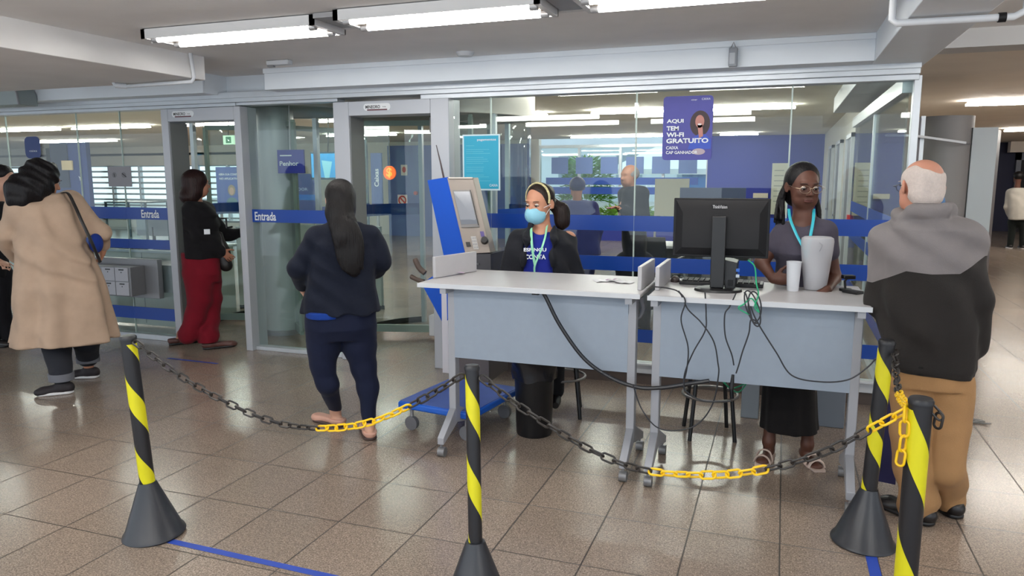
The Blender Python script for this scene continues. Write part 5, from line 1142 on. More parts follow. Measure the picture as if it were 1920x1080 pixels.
f.add(cone(P.p(634,400,-.07), P.p(645,440,-.12), .075, .07), .04); f.add(ell(P.p(655,462,-.150), (.085,.035,.16)), .04); f.add(ell(P.p(664,482,-.155), (.05,.028,.12)), .03)
f.cut(H.e((0,.075,-.01), (.062,.06,.10)), .01)
r_ = np.random.RandomState(4)
for i in range(26):
    u = r_.uniform(-1,1); a = P.p(640+u*22, 395+r_.rand()*10, -.09); b = P.p(650+u*24, 440, -.155); c = P.p(660+u*18+r_.uniform(-4,4), 485+r_.rand()*28, -.160-.01*r_.rand()); limb(f, spline([a,b,c],3), [.012]*5+[.008,.006], .008)
P.put('hair', f, hairm('black_long', (24,19,20)), 1)
# ---------------- old man, seen from behind
P = Person((1738,978), 'bald old man with white hair fringe, grey and black jacket, khaki trousers', 'person')
H = Head(P.p(1727,350), hframe(30, -6), 1.06)
gl = G(P,1722,976); gr = G(P,1780,962)
J = dict(neck=P.p(1735,400), chest=P.p(1742,450), pel=P.p(1742,680), shL=P.p(1672,446), shR=P.p(1810,446), elL=P.p(1650,570,.04), elR=P.p(1830,560,-.02), wrL=P.p(1648,515,.24), wrR=P.p(1826,650,.07),
    hipL=P.p(1712,700), hipR=P.p(1778,700), knL=P.p(1712,805,.01), knR=P.p(1779,805,0), anL=V((gl.x,gl.y,.09)), anR=V((gr.x,gr.y,.09)))
f = box_of(J, H, .17); core(f, J, .11); H.sculpt(f, J['neck']+V((0,0,-.02)), .060)
hand(f, J['wrL'], V((-.35,.5,.25)), V((1,0,-.2)), 1, .6); hand(f, J['wrR'], V((-.5,.5,-.4)), V((-1,0,0)), 1, .5)
foot(f, J['anL'], J['anL']+V((-.15,.10,0))); foot(f, J['anR'], J['anR']+V((-.10,.14,0)))
P.put('body', f, S_old)
H.face(P, brow=(190,180,172))
f = frame_of([H.h(0,0,0)], .16, .004)
f.add(H.e((0,-.016,.026), (.079,.097,.080)), .01); f.cut(H.e((.014,-.035,.095), (.052,.085,.070)), .02); f.cut(H.e((0,.06,.09), (.062,.06,.07)), .02); f.add(H.e((0,-.045,-.035), (.068,.060,.060)), .03); f.cut(H.e((0,.095,-.02), (.09,.085,.13)), .01)
for i in (-1,1): f.cut(H.e((.085*i,-.008,-.012), (.030,.024,.040)), .006)
f.cut((f.lo, f.lo+f.h*f.n, lambda X, Y, Z: Z-(H.c.z-.098)+0*X+0*Y), .02); f.noise(.0012, (30,30,20), 2)
P.put('hair', f, mat('hair_white_short', rgb(214,200,192), .7, noise=.06, nscale=90, bump=.6, bscale=300), 1)
H.glasses(P, mat('glasses_dark', rgb(40,36,40), .3))
f = frame_of([J['neck']], .16, .006); f.add(cone(J['neck']+V((0,0,.045)), J['neck']+V((0,0,-.05)), .074, .085), .01); P.put('shirt_collar', f, cloth('sky_blue_shirt', (86,128,176)), 1)
sl = [SL(P,398,1703,1772,.085), SL(P,412,1684,1800,.12), SL(P,428,1668,1822,.15), SL(P,485,1654,1834,.175), SL(P,560,1650,1836,.18), SL(P,620,1650,1838,.18), SL(P,670,1655,1832,.175), SL(P,696,1660,1826,.17), SL(P,704,1668,1820,.16)]
f = frame_of([J['elL'],J['elR'],J['wrL'],J['wrR'],P.p(1740,705,-.1),P.p(1740,370,0),P.p(1740,600,.12)], .16, .0052)
f.add(loft(sl, .018, 8, 1), .02); f.add(cone(J['shL'], J['shR'], .078), .05)
limb(f, [J['shL'], J['elL'], J['wrL']], [.074,.064,.050]); limb(f, [J['shR'], J['elR'], J['wrR']], [.074,.064,.052])
cn = J['neck']
for k in range(28):   # rolled hood collar
    a = 2*PI*k/28; b = 2*PI*(k+1)/28; g_ = lambda t: cn+V((.098*math.cos(t), .085*math.sin(t), .004+.024*math.cos(t))); f.add(cone(g_(a), g_(b), .027, .027), .012)
f.add(cone(cn+V((-.06,-.10,-.0)), cn+V((.08,-.10,.02)), .028, .03), .025); f.add(cone(cn+V((-.05,-.11,-.06)), cn+V((.07,-.11,-.055)), .02, .02), .02)
f.noise(.0115, (3.4,3.4,4), 11, 1)
u0 = [P.p(x, y).to_tuple() for x, y in ((1637,528),(1703,501),(1748,506),(1800,507),(1847,479))]; ux = [q[0] for q in u0]; uz = [q[2] for q in u0]
jk = P.put('jacket', f, two_tone('windcheater', (44,40,38), (140,134,134)), 2)
co = np.empty(len(jk.data.vertices)*3); jk.data.vertices.foreach_get('co', co); co = co.reshape(-1,3)
at_ = jk.data.attributes.new('yoke', 'FLOAT', 'POINT'); at_.data.foreach_set('value', (co[:,2]-np.interp(co[:,0], ux, uz)).astype(np.float32))
f = frame_of([J['hipL'],J['hipR'],J['anL'],J['anR'],P.p(1742,680)], .2, .008)
f.add(loft([SL(P,668,1668,1818,.13), SL(P,700,1668,1822,.15), SL(P,735,1670,1820,.14)]), .03)
limb(f, [P.p(1712,715), P.p(1712,800,.01), P.p(1712,880,.0), J['anL']+V((-.01,0,.02)), J['anL']+V((-.02,.01,-.03))], [.108,.090,.083,.078,.074], .03)
limb(f, [P.p(1784,715), P.p(1780,800,0), P.p(1777,880,.0), J['anR']+V((0,0,.02)), J['anR']+V((-.005,0,-.035))], [.094,.080,.074,.069,.060], .012)
f.noise(.0075, (3.6,3.6,6), 21, .8, mask=lambda X, Y, Z: .5+.9*np.exp(-((Z-.42)/.12)**2)+1.2*np.exp(-((Z-.10)/.07)**2))
P.put('trousers', f, cloth('khaki', (188,144,98), .85, .25), 1)
f = frame_of([P.p(1742,690)], .25, .008); f.add(loft([SL(P,686,1664,1824,.165), SL(P,706,1667,1821,.160)]), .01); P.put('jacket_hem', f, cloth('black_hem', (30,28,28)), 1)
bl = mat('black_leather', rgb(28,24,24), .4)
shoe(P, 'shoe', J['anL'], J['anL']+V((-.17,.10,0)), bl, M_black, .046, .075, 1.05); shoe(P, 'shoe', J['anR'], J['anR']+V((-.10,.16,0)), bl, M_black, .046, .075, 1.05)
# ---------------- woman with braids behind the right counter
P = Person((1480,856), 'woman with long dark braids and glasses, slate top, turquoise lanyard', 'person')
H = Head(P.p(1506,350), hframe(203, -10), 1.05)
gl = G(P,1440,856); gr = G(P,1512,862); cupq = V((c0.x,c0.y,ZT+.07))-P.f; cupl = V((cupq.dot(P.r), cupq.dot(P.d), cupq.z))
J = dict(neck=P.p(1508,410), chest=P.p(1508,450), pel=P.p(1490,610), shL=P.p(1470,434), shR=P.p(1548,434), elL=P.p(1428,492,-.12), elR=P.p(1564,520,0), wrL=cupl+V((-.10,.06,-.02)), wrR=P.p(1550,545,-.22),
    hipL=P.p(1462,620), hipR=P.p(1515,620), knL=P.p(1450,730,-.0), knR=P.p(1515,730,0), anL=V((gl.x,gl.y,.09)), anR=V((gr.x,gr.y,.09)))
f = box_of(J, H, .16, .0065); core(f, J, .08); H.sculpt(f, J['neck'])
hand(f, J['wrL'], V((.95,-.25,.05)), V((.25,1,0)), 1, .75, .95); hand(f, J['wrR'], V((-.7,-.5,-.3)), V((0,0,-1)), 1, .5, .95)
foot(f, J['anL'], J['anL']+V((-.03,-.16,0))); foot(f, J['anR'], J['anR']+V((.06,-.15,0)))
P.put('body', f, S_dark)
H.face(P, (20,14,12), (22,16,14), (96,50,46), True); H.glasses(P, mat('thin_gold', rgb(150,130,110), .3, .8), .024)
f = frame_of([H.h(0,0,.05), P.p(1458,440,.0), P.p(1540,440,.1)], .15, .005)
f.add(H.e((0,-.028,.036), (.086,.092,.090)), .01); f.add(H.e((0,-.06,-.03), (.078,.06,.09)), .03); f.cut(H.e((0,.080,-.022), (.066,.062,.100)), .008)
r_ = np.random.RandomState(9)
for i in range(22):
    t = i/21; a = H.h(-.085+.17*((i*7) % 22)/22, -.05, .0); top = H.h(.070-.01*r_.rand(), -.02-.03*r_.rand(), .03) if i < 15 else H.h(-.066, -.03, 0)
    if i < 15: e = P.p(1454+15*t*1.4+r_.uniform(-2,2), 405+30*r_.rand(), -.05+.10*r_.rand()); m_ = P.p(1461+12*t, 370, -.01+.05*r_.rand())
    else: e = P.p(1530+8*r_.rand(), 420+8*r_.rand(), .0+.03*r_.rand()); m_ = P.p(1533+4*r_.rand(), 395, .03)
    pts = spline([top, m_, e], 5); limb(f, pts, [.0095]*(len(pts)), .003)
P.put('braids', f, hairm('braids', (18,15,18)), 0)
sl = [SL(P,410,1492,1528,.06), SL(P,420,1476,1546,.08), SL(P,432,1462,1558,.10), SL(P,455,1458,1556,.125,-.01), SL(P,475,1456,1554,.14,-.03), SL(P,500,1454,1550,.125,-.01), SL(P,540,1450,1548,.12), SL(P,610,1440,1546,.13)]
f = frame_of([P.p(1455,430),P.p(1560,430),P.p(1500,612,-.1),P.p(1430,470,-.1),P.p(1500,405,.1)], .10, .007)
f.add(loft(sl), .02); 
for i in (-1,1): f.add(ell(P.p(1506+i*22,466,-.085), (.062,.06,.06)), .04)
TRAP(f, J, .038, .045); limb(f, [J['shL'], J['shL'].lerp(J['elL'],.55)], [.056,.054]); limb(f, [J['shR'], J['shR'].lerp(J['elR'],.45)], [.060,.056])
f.cut(ell(J['neck']+V((0,-.055,.012)), (.062,.07,.045)), .008); f.noise(.005, (5,5,6), 8, 1)
P.put('top', f, cloth('slate_top', (84,80,94), .9), 1)
mb = MB(); mt = mat('lanyard_turquoise', rgb(52,178,196), .5)
for i, (x0, x1) in enumerate(((1479,1508),(1526,1514))):
    mb.tube(spline([P.p(x0,392,-.02), P.p(x0+(3 if i == 0 else -1),412,-.09), P.p((x0+x1)/2,440,-.155), P.p(x1,470,-.20), P.p(1511,500,-.17)], 6), .0075, 8, flat=(1,.35))
P.part('lanyard', mb, mt)
f = frame_of([P.p(1478,600),P.p(1478,818),P.p(1430,818,-.1),P.p(1530,818,.1)], .12, .009)
f.add(loft([SL(P,600,1440,1545,.13), SL(P,640,1436,1542,.15), SL(P,720,1430,1530,.15), SL(P,790,1426,1532,.15), SL(P,816,1424,1534,.155)], .035, 8), .02)
P.put('long_skirt', f, cloth('black_skirt', (20,17,18)), 1)
for s, tt in (('L', V((-.03,-.16,0))), ('R', V((.06,-.15,0)))):
    a = J['an'+s]; d_ = tt.normalized(); n_ = V((-d_.y,d_.x,0)); st = MB()
    for q, hh in ((.55,.062), (.85,.045)): st.tube(spline([a+tt*q+n_*.045+V((0,0,-.08)), a+tt*q+n_*.03+V((0,0,hh-.095)), a+tt*q+V((0,0,hh-.082)), a+tt*q-n_*.03+V((0,0,hh-.095)), a+tt*q-n_*.045+V((0,0,-.08))], 5), .010, 6, flat=(1,.5))
    m4 = mat('sandal_pale', rgb(196,176,164), .5); g_ = [a-d_*.05+n_*.03, a-d_*.05-n_*.03, a+tt*.6-n_*.045, a+tt*1.15-n_*.03, a+tt*1.15+n_*.03, a+tt*.6+n_*.045]
    st.prism([V((q.x,q.y,.001)) for q in g_], (0,0,.012)); P.part('sandal', st, m4)
# ---------------- masked woman seated behind the left counter
sp_ = atY(1018,450,4.72); P = Person(V((sp_.x, sp_.y, 0)), 'seated woman wearing a light blue mask, black jacket over a royal blue shirt', 'person')
H = Head(P.p(1011,382), hframe(148, -10), 1.10)
kn = [V((x,4.33,.66))-P.f for x in (-1.52,-1.30)]; an = [V((x,4.66,.20))-P.f for x in (-1.50,-1.38)]
Lc = lambda q: V((q.dot(P.r), q.dot(P.d), q.z))
J = dict(neck=P.p(1016,430), chest=P.p(1016,460), pel=Lc(V((-1.40,4.74,.72))-P.f), shL=P.p(968,448), shR=P.p(1066,448), elL=P.p(955,520,-.05), elR=P.p(1078,520,-.03), wrL=P.p(985,548,-.22), wrR=P.p(1050,548,-.22),
    hipL=Lc(V((-1.50,4.72,.70))-P.f), hipR=Lc(V((-1.31,4.72,.70))-P.f), knL=Lc(kn[0]), knR=Lc(kn[1]), anL=Lc(an[0]), anR=Lc(an[1]))
f = box_of(J, H, .15); core(f, J, .09); H.sculpt(f, J['neck']+V((0,0,-.02)))
hand(f, J['wrL'], V((.7,-.5,-.2)), V((0,0,-1)), -1, .4, .95); hand(f, J['wrR'], V((-.7,-.5,-.2)), V((0,0,-1)), 1, .4, .95)
P.put('body', f, S_tan); H.face(P, (60,36,26), (54,38,30), None, True)
f = frame_of([H.h(0,.05,-.04)], .10, .004)     # mask
f.add(H.e((0,.046,-.058), (.066,.070,.058)), .01); f.add(H.e((0,.085,-.040), (.036,.036,.042)), .03)
f.cut((f.lo, f.lo+f.h*f.n, (lambda n_, c_: (lambda X, Y, Z: (Z-c_[2])*n_[2]+(X-c_[0])*n_[0]+(Y-c_[1])*n_[1]))(*[np.array(H.M @ V((0,0,-1))), npv(H.h(0,0,-.010))])), .004)
f.cut((f.lo, f.lo+f.h*f.n, (lambda n_, c_: (lambda X, Y, Z: (Z-c_[2])*n_[2]+(X-c_[0])*n_[0]+(Y-c_[1])*n_[1]))(*[np.array(H.M @ V((0,1,.15)).normalized()), npv(H.h(0,.035,-.05))])), .004)
mk = P.put('face_mask', f, mat('mask_blue', rgb(140,196,216), .7, bump=.3, bscale=60, stretch=(1,1,6)), 1)
e_ = MB()
for i in (-1,1):
    for z in (-.015,-.085): e_.tube(spline([H.h(.055*i,.055,z), H.h(.074*i,.02,-.02+(z+.05)*.4), H.h(.082*i,-.018,0 if z > -.05 else -.02)],4), .0016, 5)
P.part('ear_loop', e_, M_wht, par=None)
f = frame_of([H.h(0,0,.05), P.p(1058,425,.05)], .15, .0055)
f.add(H.e((0,-.026,.036), (.083,.092,.087)), .01); f.cut(H.e((0,.088,-.015), (.068,.070,.090)), .012); f.cut((f.lo, f.lo+f.h*f.n, lambda X, Y, Z: Z-(H.c.z-.07)+0*X+0*Y), .02)
for i in (-1,1): f.cut(H.e((.085*i,.0,-.02), (.02,.026,.04)), .008)
f.add(cone(H.h(0,-.10,.0), P.p(1050,392,.05), .040, .045), .02); f.add(ell(P.p(1054,408,.05), (.058,.05,.085)), .03); f.noise(.003, (16,16,9), 4)
P.put('hair', f, hairm('dark_brown_tied', (44,30,26)), 1)
hb = MB(); hb.tube(spline([H.h(.083*math.cos(t), .012-.01*math.sin(t), .036+.090*math.sin(t)) for t in [PI*j/10 for j in range(-1,12)]],3), .008, 8, flat=(1,.6)); P.part('headband', hb, mat('headband_pale', rgb(196,186,140), .6, noise=.4, nscale=60))
f = frame_of([P.p(1005,440,-.1),P.p(1005,560,-.1)], .16, .006)
f.add(loft([SL(P,432,990,1034,.075), SL(P,445,975,1050,.115), SL(P,480,970,1052,.155), SL(P,520,968,1054,.15), SL(P,570,970,1054,.16)]), .02); f.cut(ell(J['neck']+V((-.01,-.07,.02)), (.06,.07,.05)), .008)
sh = P.put('shirt', f, cloth('royal_blue_shirt', (36,50,160)), 1)
f = frame_of([J['elL'],J['elR'],J['wrL'],J['wrR'],P.p(1016,420),P.p(1016,580,.1)], .13, .007)
f.add(loft([SL(P,428,992,1046,.085), SL(P,438,968,1066,.12), SL(P,455,956,1078,.15), SL(P,500,950,1080,.17), SL(P,570,950,1080,.18)], .02, 7), .02); f.add(cone(J['shL']+V((.01,0,-.02)), J['shR']+V((-.01,0,-.02)), .055), .04); TRAP(f, J, .050, .048)
limb(f, [J['shL']+V((.01,0,-.015)), J['elL'], J['wrL']], [.058,.060,.045]); limb(f, [J['shR']+V((-.01,0,-.015)), J['elR'], J['wrR']], [.058,.060,.045])
f.cut(loft([SL(P,400,988,1034,.2,-.19), SL(P,440,986,1034,.2,-.19), SL(P,480,980,1036,.2,-.2), SL(P,600,974,1038,.2,-.2)]), .012)
f.cut(loft([SL(P,400,994,1044,.14,-.07), SL(P,436,996,1034,.14,-.07), SL(P,446,1002,1028,.1,-.09)]), .01)
for x0, x1 in ((994,980), (1040,1034)): limb(f, [P.p(x0,424,-.06), P.p(x0+(x1-x0)*.4,450,-.14), P.p(x1,500,-.165)], [.020,.022,.014], .015)
f.noise(.009, (4,4,5), 31, 1); P.put('jacket', f, cloth('black_blazer', (26,28,36), .8), 2)
tx = P.p(983,482,-.185); yv = P.D
def on_person(P, q): return P.f+P.r*q.x+P.d*q.y+V((0,0,q.z))
text('shirt_lettering', 'ESPINÇU', M_wht, P.t, on_person(P, P.p(982,473,-.163)), P.r, (0,0,1), .145, .028, .03); text('shirt_lettering', 'CONTA', M_wht, P.t, on_person(P, P.p(984,486,-.163)), P.r, (0,0,1), .135, .030, .03)
mb = MB()
mb.tube(spline([P.p(996,414,-.02), P.p(996,432,-.10), P.p(997,455,-.168), P.p(1000,480,-.175), P.p(1003,497,-.175)],6), .008, 8, flat=(1,.35)).tube(spline([P.p(1026,420,-.03), P.p(1022,445,-.13), P.p(1014,470,-.172), P.p(1003,497,-.177), P.p(1002,512,-.17)],6), .0065, 8, flat=(1,.35))
P.part('lanyard', mb, mat('lanyard_green', rgb(140,206,170), .5))
f = frame_of([J['knL'],J['knR'],J['hipL'],J['hipR'],J['anL'],J['anR']], .14, .009)
for s in 'LR': limb(f, [J['pel'], J['hip'+s], J['kn'+s], J['an'+s]+V((0,0,-.03))], [.11,.105,.08,.06], .04)
P.put('trousers', f, cloth('dark_trousers', (24,24,30)), 1)
for s in 'LR': 
    q = MB(); a = J['an'+s]+V((0,0,-.10)); P.part('shoe', MB().tube([a+V((0,.05,.02)), a+V((0,0,.028)), a+V((0,-.08,.018)), a+V((0,-.15,.010))], [.034,.04,.038,.022], 14), bl)
# ---------------- woman in maroon trousers at the left door
P = Person((380,652), 'woman in a black blazer and dark red trousers reaching towards the left door', 'person')
H = Head(P.p(370,345), hframe(288, -4), 1.05)
gf = G(P,395,654); gb = G(P,340,645)
J = dict(neck=P.p(368,385), chest=P.p(372,410), pel=P.p(374,490), shL=P.p(358,394,-.09), shR=P.p(386,394,.10), elL=P.p(372,440,-.14), elR=P.p(418,440,.12), wrL=P.p(415,470,-.10), wrR=P.p(456,437,.16),
    hipL=P.p(370,500,-.06), hipR=P.p(384,500,.06), knL=P.p(374,570,-.05), knR=P.p(396,570,.05), anL=V((gb.x,gb.y+.0,.10)), anR=V((gf.x,gf.y,.09)))
f = box_of(J, H, .2, .009); core(f, J); H.sculpt(f, J['neck'])
hand(f, J['wrR'], V((1,.1,.1)), V((0,-1,0)), 1, .3); hand(f, J['wrL'], V((.7,0,-.7)), V((0,1,0)), 1, .5)
foot(f, J['anR'], J['anR']+V((.19,.03,0))); foot(f, J['anL'], J['anL']+V((.15,.03,0)))
P.put('body', f, S_br); H.face(P, brow=(30,20,18), lips=(120,60,58)); H.glasses(P, mat('glasses_dark', rgb(40,36,40), .3))
f = frame_of([H.h(0,0,0), P.p(352,385)], .2, .007)
f.add(H.e((0,-.024,.030), (.10,.108,.098)), .02); f.add(H.e((0,-.05,-.07), (.105,.085,.10)), .04); f.add(H.e((0,-.075,-.12), (.10,.07,.06)), .03); f.cut(H.e((0,.098,-.02), (.07,.06,.12)), .02); f.noise(.004, (10,10,5), 5)
P.put('hair', f, hairm('reddish_brown', (52,28,26)), 1)
f = frame_of([J['elL'],J['elR'],J['wrL'],J['wrR'],P.p(374,485,-.1),P.p(374,380,.1)], .13, .009)
f.add(loft([SL(P,378,356,384,.09), SL(P,388,342,398,.14), SL(P,405,336,408,.17), SL(P,435,335,412,.16), SL(P,465,337,414,.17), SL(P,484,338,414,.175)], .015, 7), .02)
f.add(cone(J['shL'], J['shR'], .075), .04); limb(f, [J['shL'], J['elL'], J['wrL']], [.075,.068,.05]); limb(f, [J['shR'], J['elR'], J['wrR']+V((.02,0,0))], [.075,.062,.042]); f.noise(.009, (4,4,5), 12, 1)
P.put('blazer', f, cloth('black_wool', (20,18,22)), 1)
P.part('badge', MB().box((P.p(387,435,-.19).x-.02,-.20,P.p(387,435,-.19).z-.02), (P.p(387,435,-.19).x+.03,-.185,P.p(387,435,-.19).z+.025)), M_wht)
f = frame_of([P.p(420,455,.0), P.p(424,505,.0)], .12, .009); f.add(ell(P.p(420,482,-.02), (.065,.05,.13)), .02); f.add(cone(P.p(412,440,-.02), P.p(420,470,-.02), .03, .04), .03); f.add(ell(P.p(426,498,-.02), (.05,.045,.05)), .03)
P.put('handbag', f, mat('black_leather', rgb(28,24,24), .4), 1)
f = frame_of([J['hipL'],J['hipR'],J['anL'],J['anR'],P.p(374,475)], .2, .009)
f.add(loft([SL(P,474,340,412,.15), SL(P,495,340,414,.165), SL(P,515,345,415,.16), SL(P,530,350,414,.13)]), .03)
limb(f, [P.p(386,515,.05), P.p(394,560,.05), P.p(394,600,.04), J['anR']+V((-.01,0,.05)), J['anR']+V((-.02,0,-.02))], [.135,.105,.085,.085,.090], .03)
limb(f, [P.p(372,515,-.04), P.p(374,560,-.05), P.p(364,600,-.05), P.p(352,628,-.05)], [.135,.105,.088,.088], .03); f.cut((f.lo, f.lo+f.h*f.n, lambda X, Y, Z: Z-.065+0*X+0*Y), .004); f.noise(.004, (5,5,7), 14)
P.put('trousers', f, cloth('dark_red', (132,14,36)), 1)
lt = mat('brown_leather', rgb(92,58,52), .45)
shoe(P, 'shoe', J['anR']+V((.0,0,-.02)), J['anR']+V((.23,.03,0)), lt, M_black, .042, .06); shoe(P, 'shoe', J['anL']+V((-.04,0,-.02)), J['anL']+V((.16,.03,0)), lt, M_black, .042, .06)
# ---------------- woman in the beige coat
P = Person((140,722), 'woman with short black curls in a long beige coat, bending forward', 'person')
H = Head(P.p(82,338,.02), hframe(292, -22), 1.10)
gl = G(P,118,738); gr = G(P,168,708)
J = dict(neck=P.p(78,378), chest=P.p(86,420), pel=P.p(115,540), shL=P.p(35,392,-.05), shR=P.p(132,380,.06), elL=P.p(8,445,.08), elR=P.p(188,435,.04), wrL=P.p(30,480,.25), wrR=P.p(194,466,.12),
    hipL=P.p(104,560), hipR=P.p(150,560), knL=P.p(106,640), knR=P.p(160,630,.1), anL=V((gl.x,gl.y,.09)), anR=V((gr.x,gr.y,.09)))
f = box_of(J, H, .17, .008); core(f, J, .10); H.sculpt(f, J['neck'])
hand(f, J['wrR'], V((-.2,.3,-.9)), V((-1,0,0)), 1, .9); hand(f, J['wrL'], V((.8,.5,-.2)), V((0,0,-1)), 1, .5)
foot(f, J['anL'], J['anL']+V((-.14,.04,0))); foot(f, J['anR'], J['anR']+V((-.10,.07,0)))
P.put('body', f, S_tan); H.face(P)
f = frame_of([H.h(0,0,0), P.p(45,375,-.05)], .2, .007)
f.add(H.e((0,-.03,.030), (.112,.118,.105)), .03); f.add(ell(P.p(55,352,-.05), (.15,.11,.12)), .05); f.add(ell(P.p(42,372,-.07), (.10,.09,.09)), .04); f.cut(H.e((0,.105,-.02), (.075,.06,.11)), .02); f.cut(H.e((-.095,.0,-.02), (.03,.03,.04)), .01)
f.noise(.009, (13,13,12), 6, 1.2); P.put('hair', f, hairm('black_curls', (24,20,24)), 1)
f = frame_of([J['elL'],J['elR'],J['wrL'],J['wrR'],P.p(20,660,-.2),P.p(215,640,.2),P.p(80,365)], .12, .01)
sl = [SL(P,368,50,118,.10), SL(P,382,32,136,.15), SL(P,400,26,146,.17), SL(P,450,27,162,.20), SL(P,500,29,182,.22), SL(P,550,28,196,.23), SL(P,600,24,206,.25), SL(P,650,17,214,.27)]
f.add(loft(sl, .075, 7, 1.2), .02); f.add(cone(J['shL'], J['shR'], .085), .05)
limb(f, [J['shL'], J['elL'], J['wrL']], [.085,.078,.055]); limb(f, [J['shR'], J['elR'], J['wrR']+V((0,0,.03))], [.090,.075,.055])
u_a, u_b = P.p(18,658), P.p(215,634); sl_ = (u_b.z-u_a.z)/(u_b.x-u_a.x)
f.cut((f.lo, f.lo+f.h*f.n, lambda X, Y, Z: Z-(u_a.z+(X-u_a.x)*sl_)+0*Y), .004); f.noise(.011, (2.6,2.6,2), 17, 1)
P.put('coat', f, cloth('beige_coat', (208,180,156), .9, .15), 2)
f = frame_of([J['knL'],J['knR'],J['anL'],J['anR'],P.p(110,600),P.p(160,600)], .12, .008)
limb(f, [P.p(102,600), P.p(106,650), J['anL']+V((0,0,.06))], [.105,.095,.078], .02); limb(f, [P.p(160,600,.08), P.p(162,640,.08), J['anR']+V((0,0,.08))], [.10,.092,.080], .02); f.noise(.003, (7,7,9), 3)
P.put('trousers', f, cloth('charcoal_denim', (44,46,54)), 1)
for s in 'LR':
    z = .125 if s == 'L' else .15; P.part('trouser_cuff', MB().lathe([(.074,z-.02), (.084,z-.02), (.086,z+.035), (.076,z+.035)], (J['an'+s].x,J['an'+s].y,0), 28), cloth('denim_cuff', (128,130,138)))
bs_ = mat('black_mesh_shoe', rgb(32,26,30), .7)
shoe(P, 'sneaker', J['anL']+V((.0,0,-.02)), J['anL']+V((-.17,.03,0)), bs_, mat('white_sole', rgb(216,214,214), .5), .046, .085, 1.05); shoe(P, 'sneaker', J['anR']+V((0,0,-.02)), J['anR']+V((-.13,.07,0)), bs_, MATS['white_sole'], .046, .085, 1.05)
P.part('bag_strap', MB().tube(spline([P.p(112,362,.06), P.p(127,362,-.08), P.p(140,385,-.14), P.p(152,412,-.19), P.p(170,450,-.20), P.p(188,492,-.16)],6), .013, 8, flat=(1,.4)), mat('black_leather', rgb(28,24,24), .4))
f = frame_of([P.p(178,455,-.05)], .12, .008); f.add(ell(P.p(180,456,-.05), (.05,.045,.075)), .01); P.put('small_bag', f, cloth('royal_bag', (30,60,150)), 1)
# ---------------- man cut by the left picture edge
P = Person(V((atY(-6,500,4.9).x, 4.9, 0)), 'man in black clothes cut by the left picture edge, facing the beige coat', 'person')
H = Head(P.p(6,334), hframe(238, -12), 1.05)
J = dict(neck=P.p(-4,375), chest=P.p(-6,410), pel=P.p(-10,500), shL=P.p(-40,392,.05), shR=P.p(6,392,-.08), elL=P.p(-50,450,0), elR=P.p(8,450,-.1), wrL=P.p(-20,480,-.2), wrR=P.p(2,490,-.2),
    hipL=P.p(-26,515), hipR=P.p(0,515), knL=P.p(-26,590), knR=P.p(2,590), anL=V((-.10,0,.09)), anR=V((.05,-.02,.09)))
f = box_of(J, H, .18, .011); core(f, J); H.sculpt(f, J['neck']); hand(f, J['wrL'], V((.6,-.6,-.3)), V((0,0,-1)), -1, .5); hand(f, J['wrR'], V((.3,-.8,-.3)), V((0,0,-1)), 1, .5)
P.put('body', f, S_lt); H.face(P, lips=(160,96,90))
f = frame_of([H.h(0,0,.03)], .15, .006); f.add(H.e((0,-.016,.040), (.081,.094,.080)), .01); f.cut(H.e((0,.095,-.02), (.085,.075,.095)), .01); f.cut((f.lo, f.lo+f.h*f.n, lambda X, Y, Z: Z-(H.c.z-.04)+0*X+0*Y), .02); P.put('hair', f, hairm('short_black', (34,26,32)), 1)
f = frame_of([J['elL'],J['elR'],J['wrL'],J['wrR'],P.p(-10,530,-.1),P.p(-10,370,.1)], .13, .011)
f.add(loft([SL(P,378,-20,12,.09), SL(P,392,-40,16,.13), SL(P,440,-42,18,.15), SL(P,520,-36,16,.15)]), .02); limb(f, [J['shL'], J['elL'], J['wrL']], [.07,.06,.045]); limb(f, [J['shR'], J['elR'], J['wrR']], [.07,.06,.045]); f.noise(.004, (5,5,6), 2)
P.put('jacket', f, cloth('black_wool', (20,18,22)), 1)
f = frame_of([J['hipL'],J['hipR'],J['anL'],J['anR'],J['pel']], .17, .011)
for s in 'LR': limb(f, [J['pel'], J['hip'+s], J['kn'+s], J['an'+s]+V((0,0,-.02))], [.11,.10,.075,.065], .04)
P.put('trousers', f, cloth('black_trousers', (22,20,26)), 1)
for s in 'LR': shoe(P, 'shoe', J['an'+s], J['an'+s]+V((.14,-.12,0)), bl, M_black)
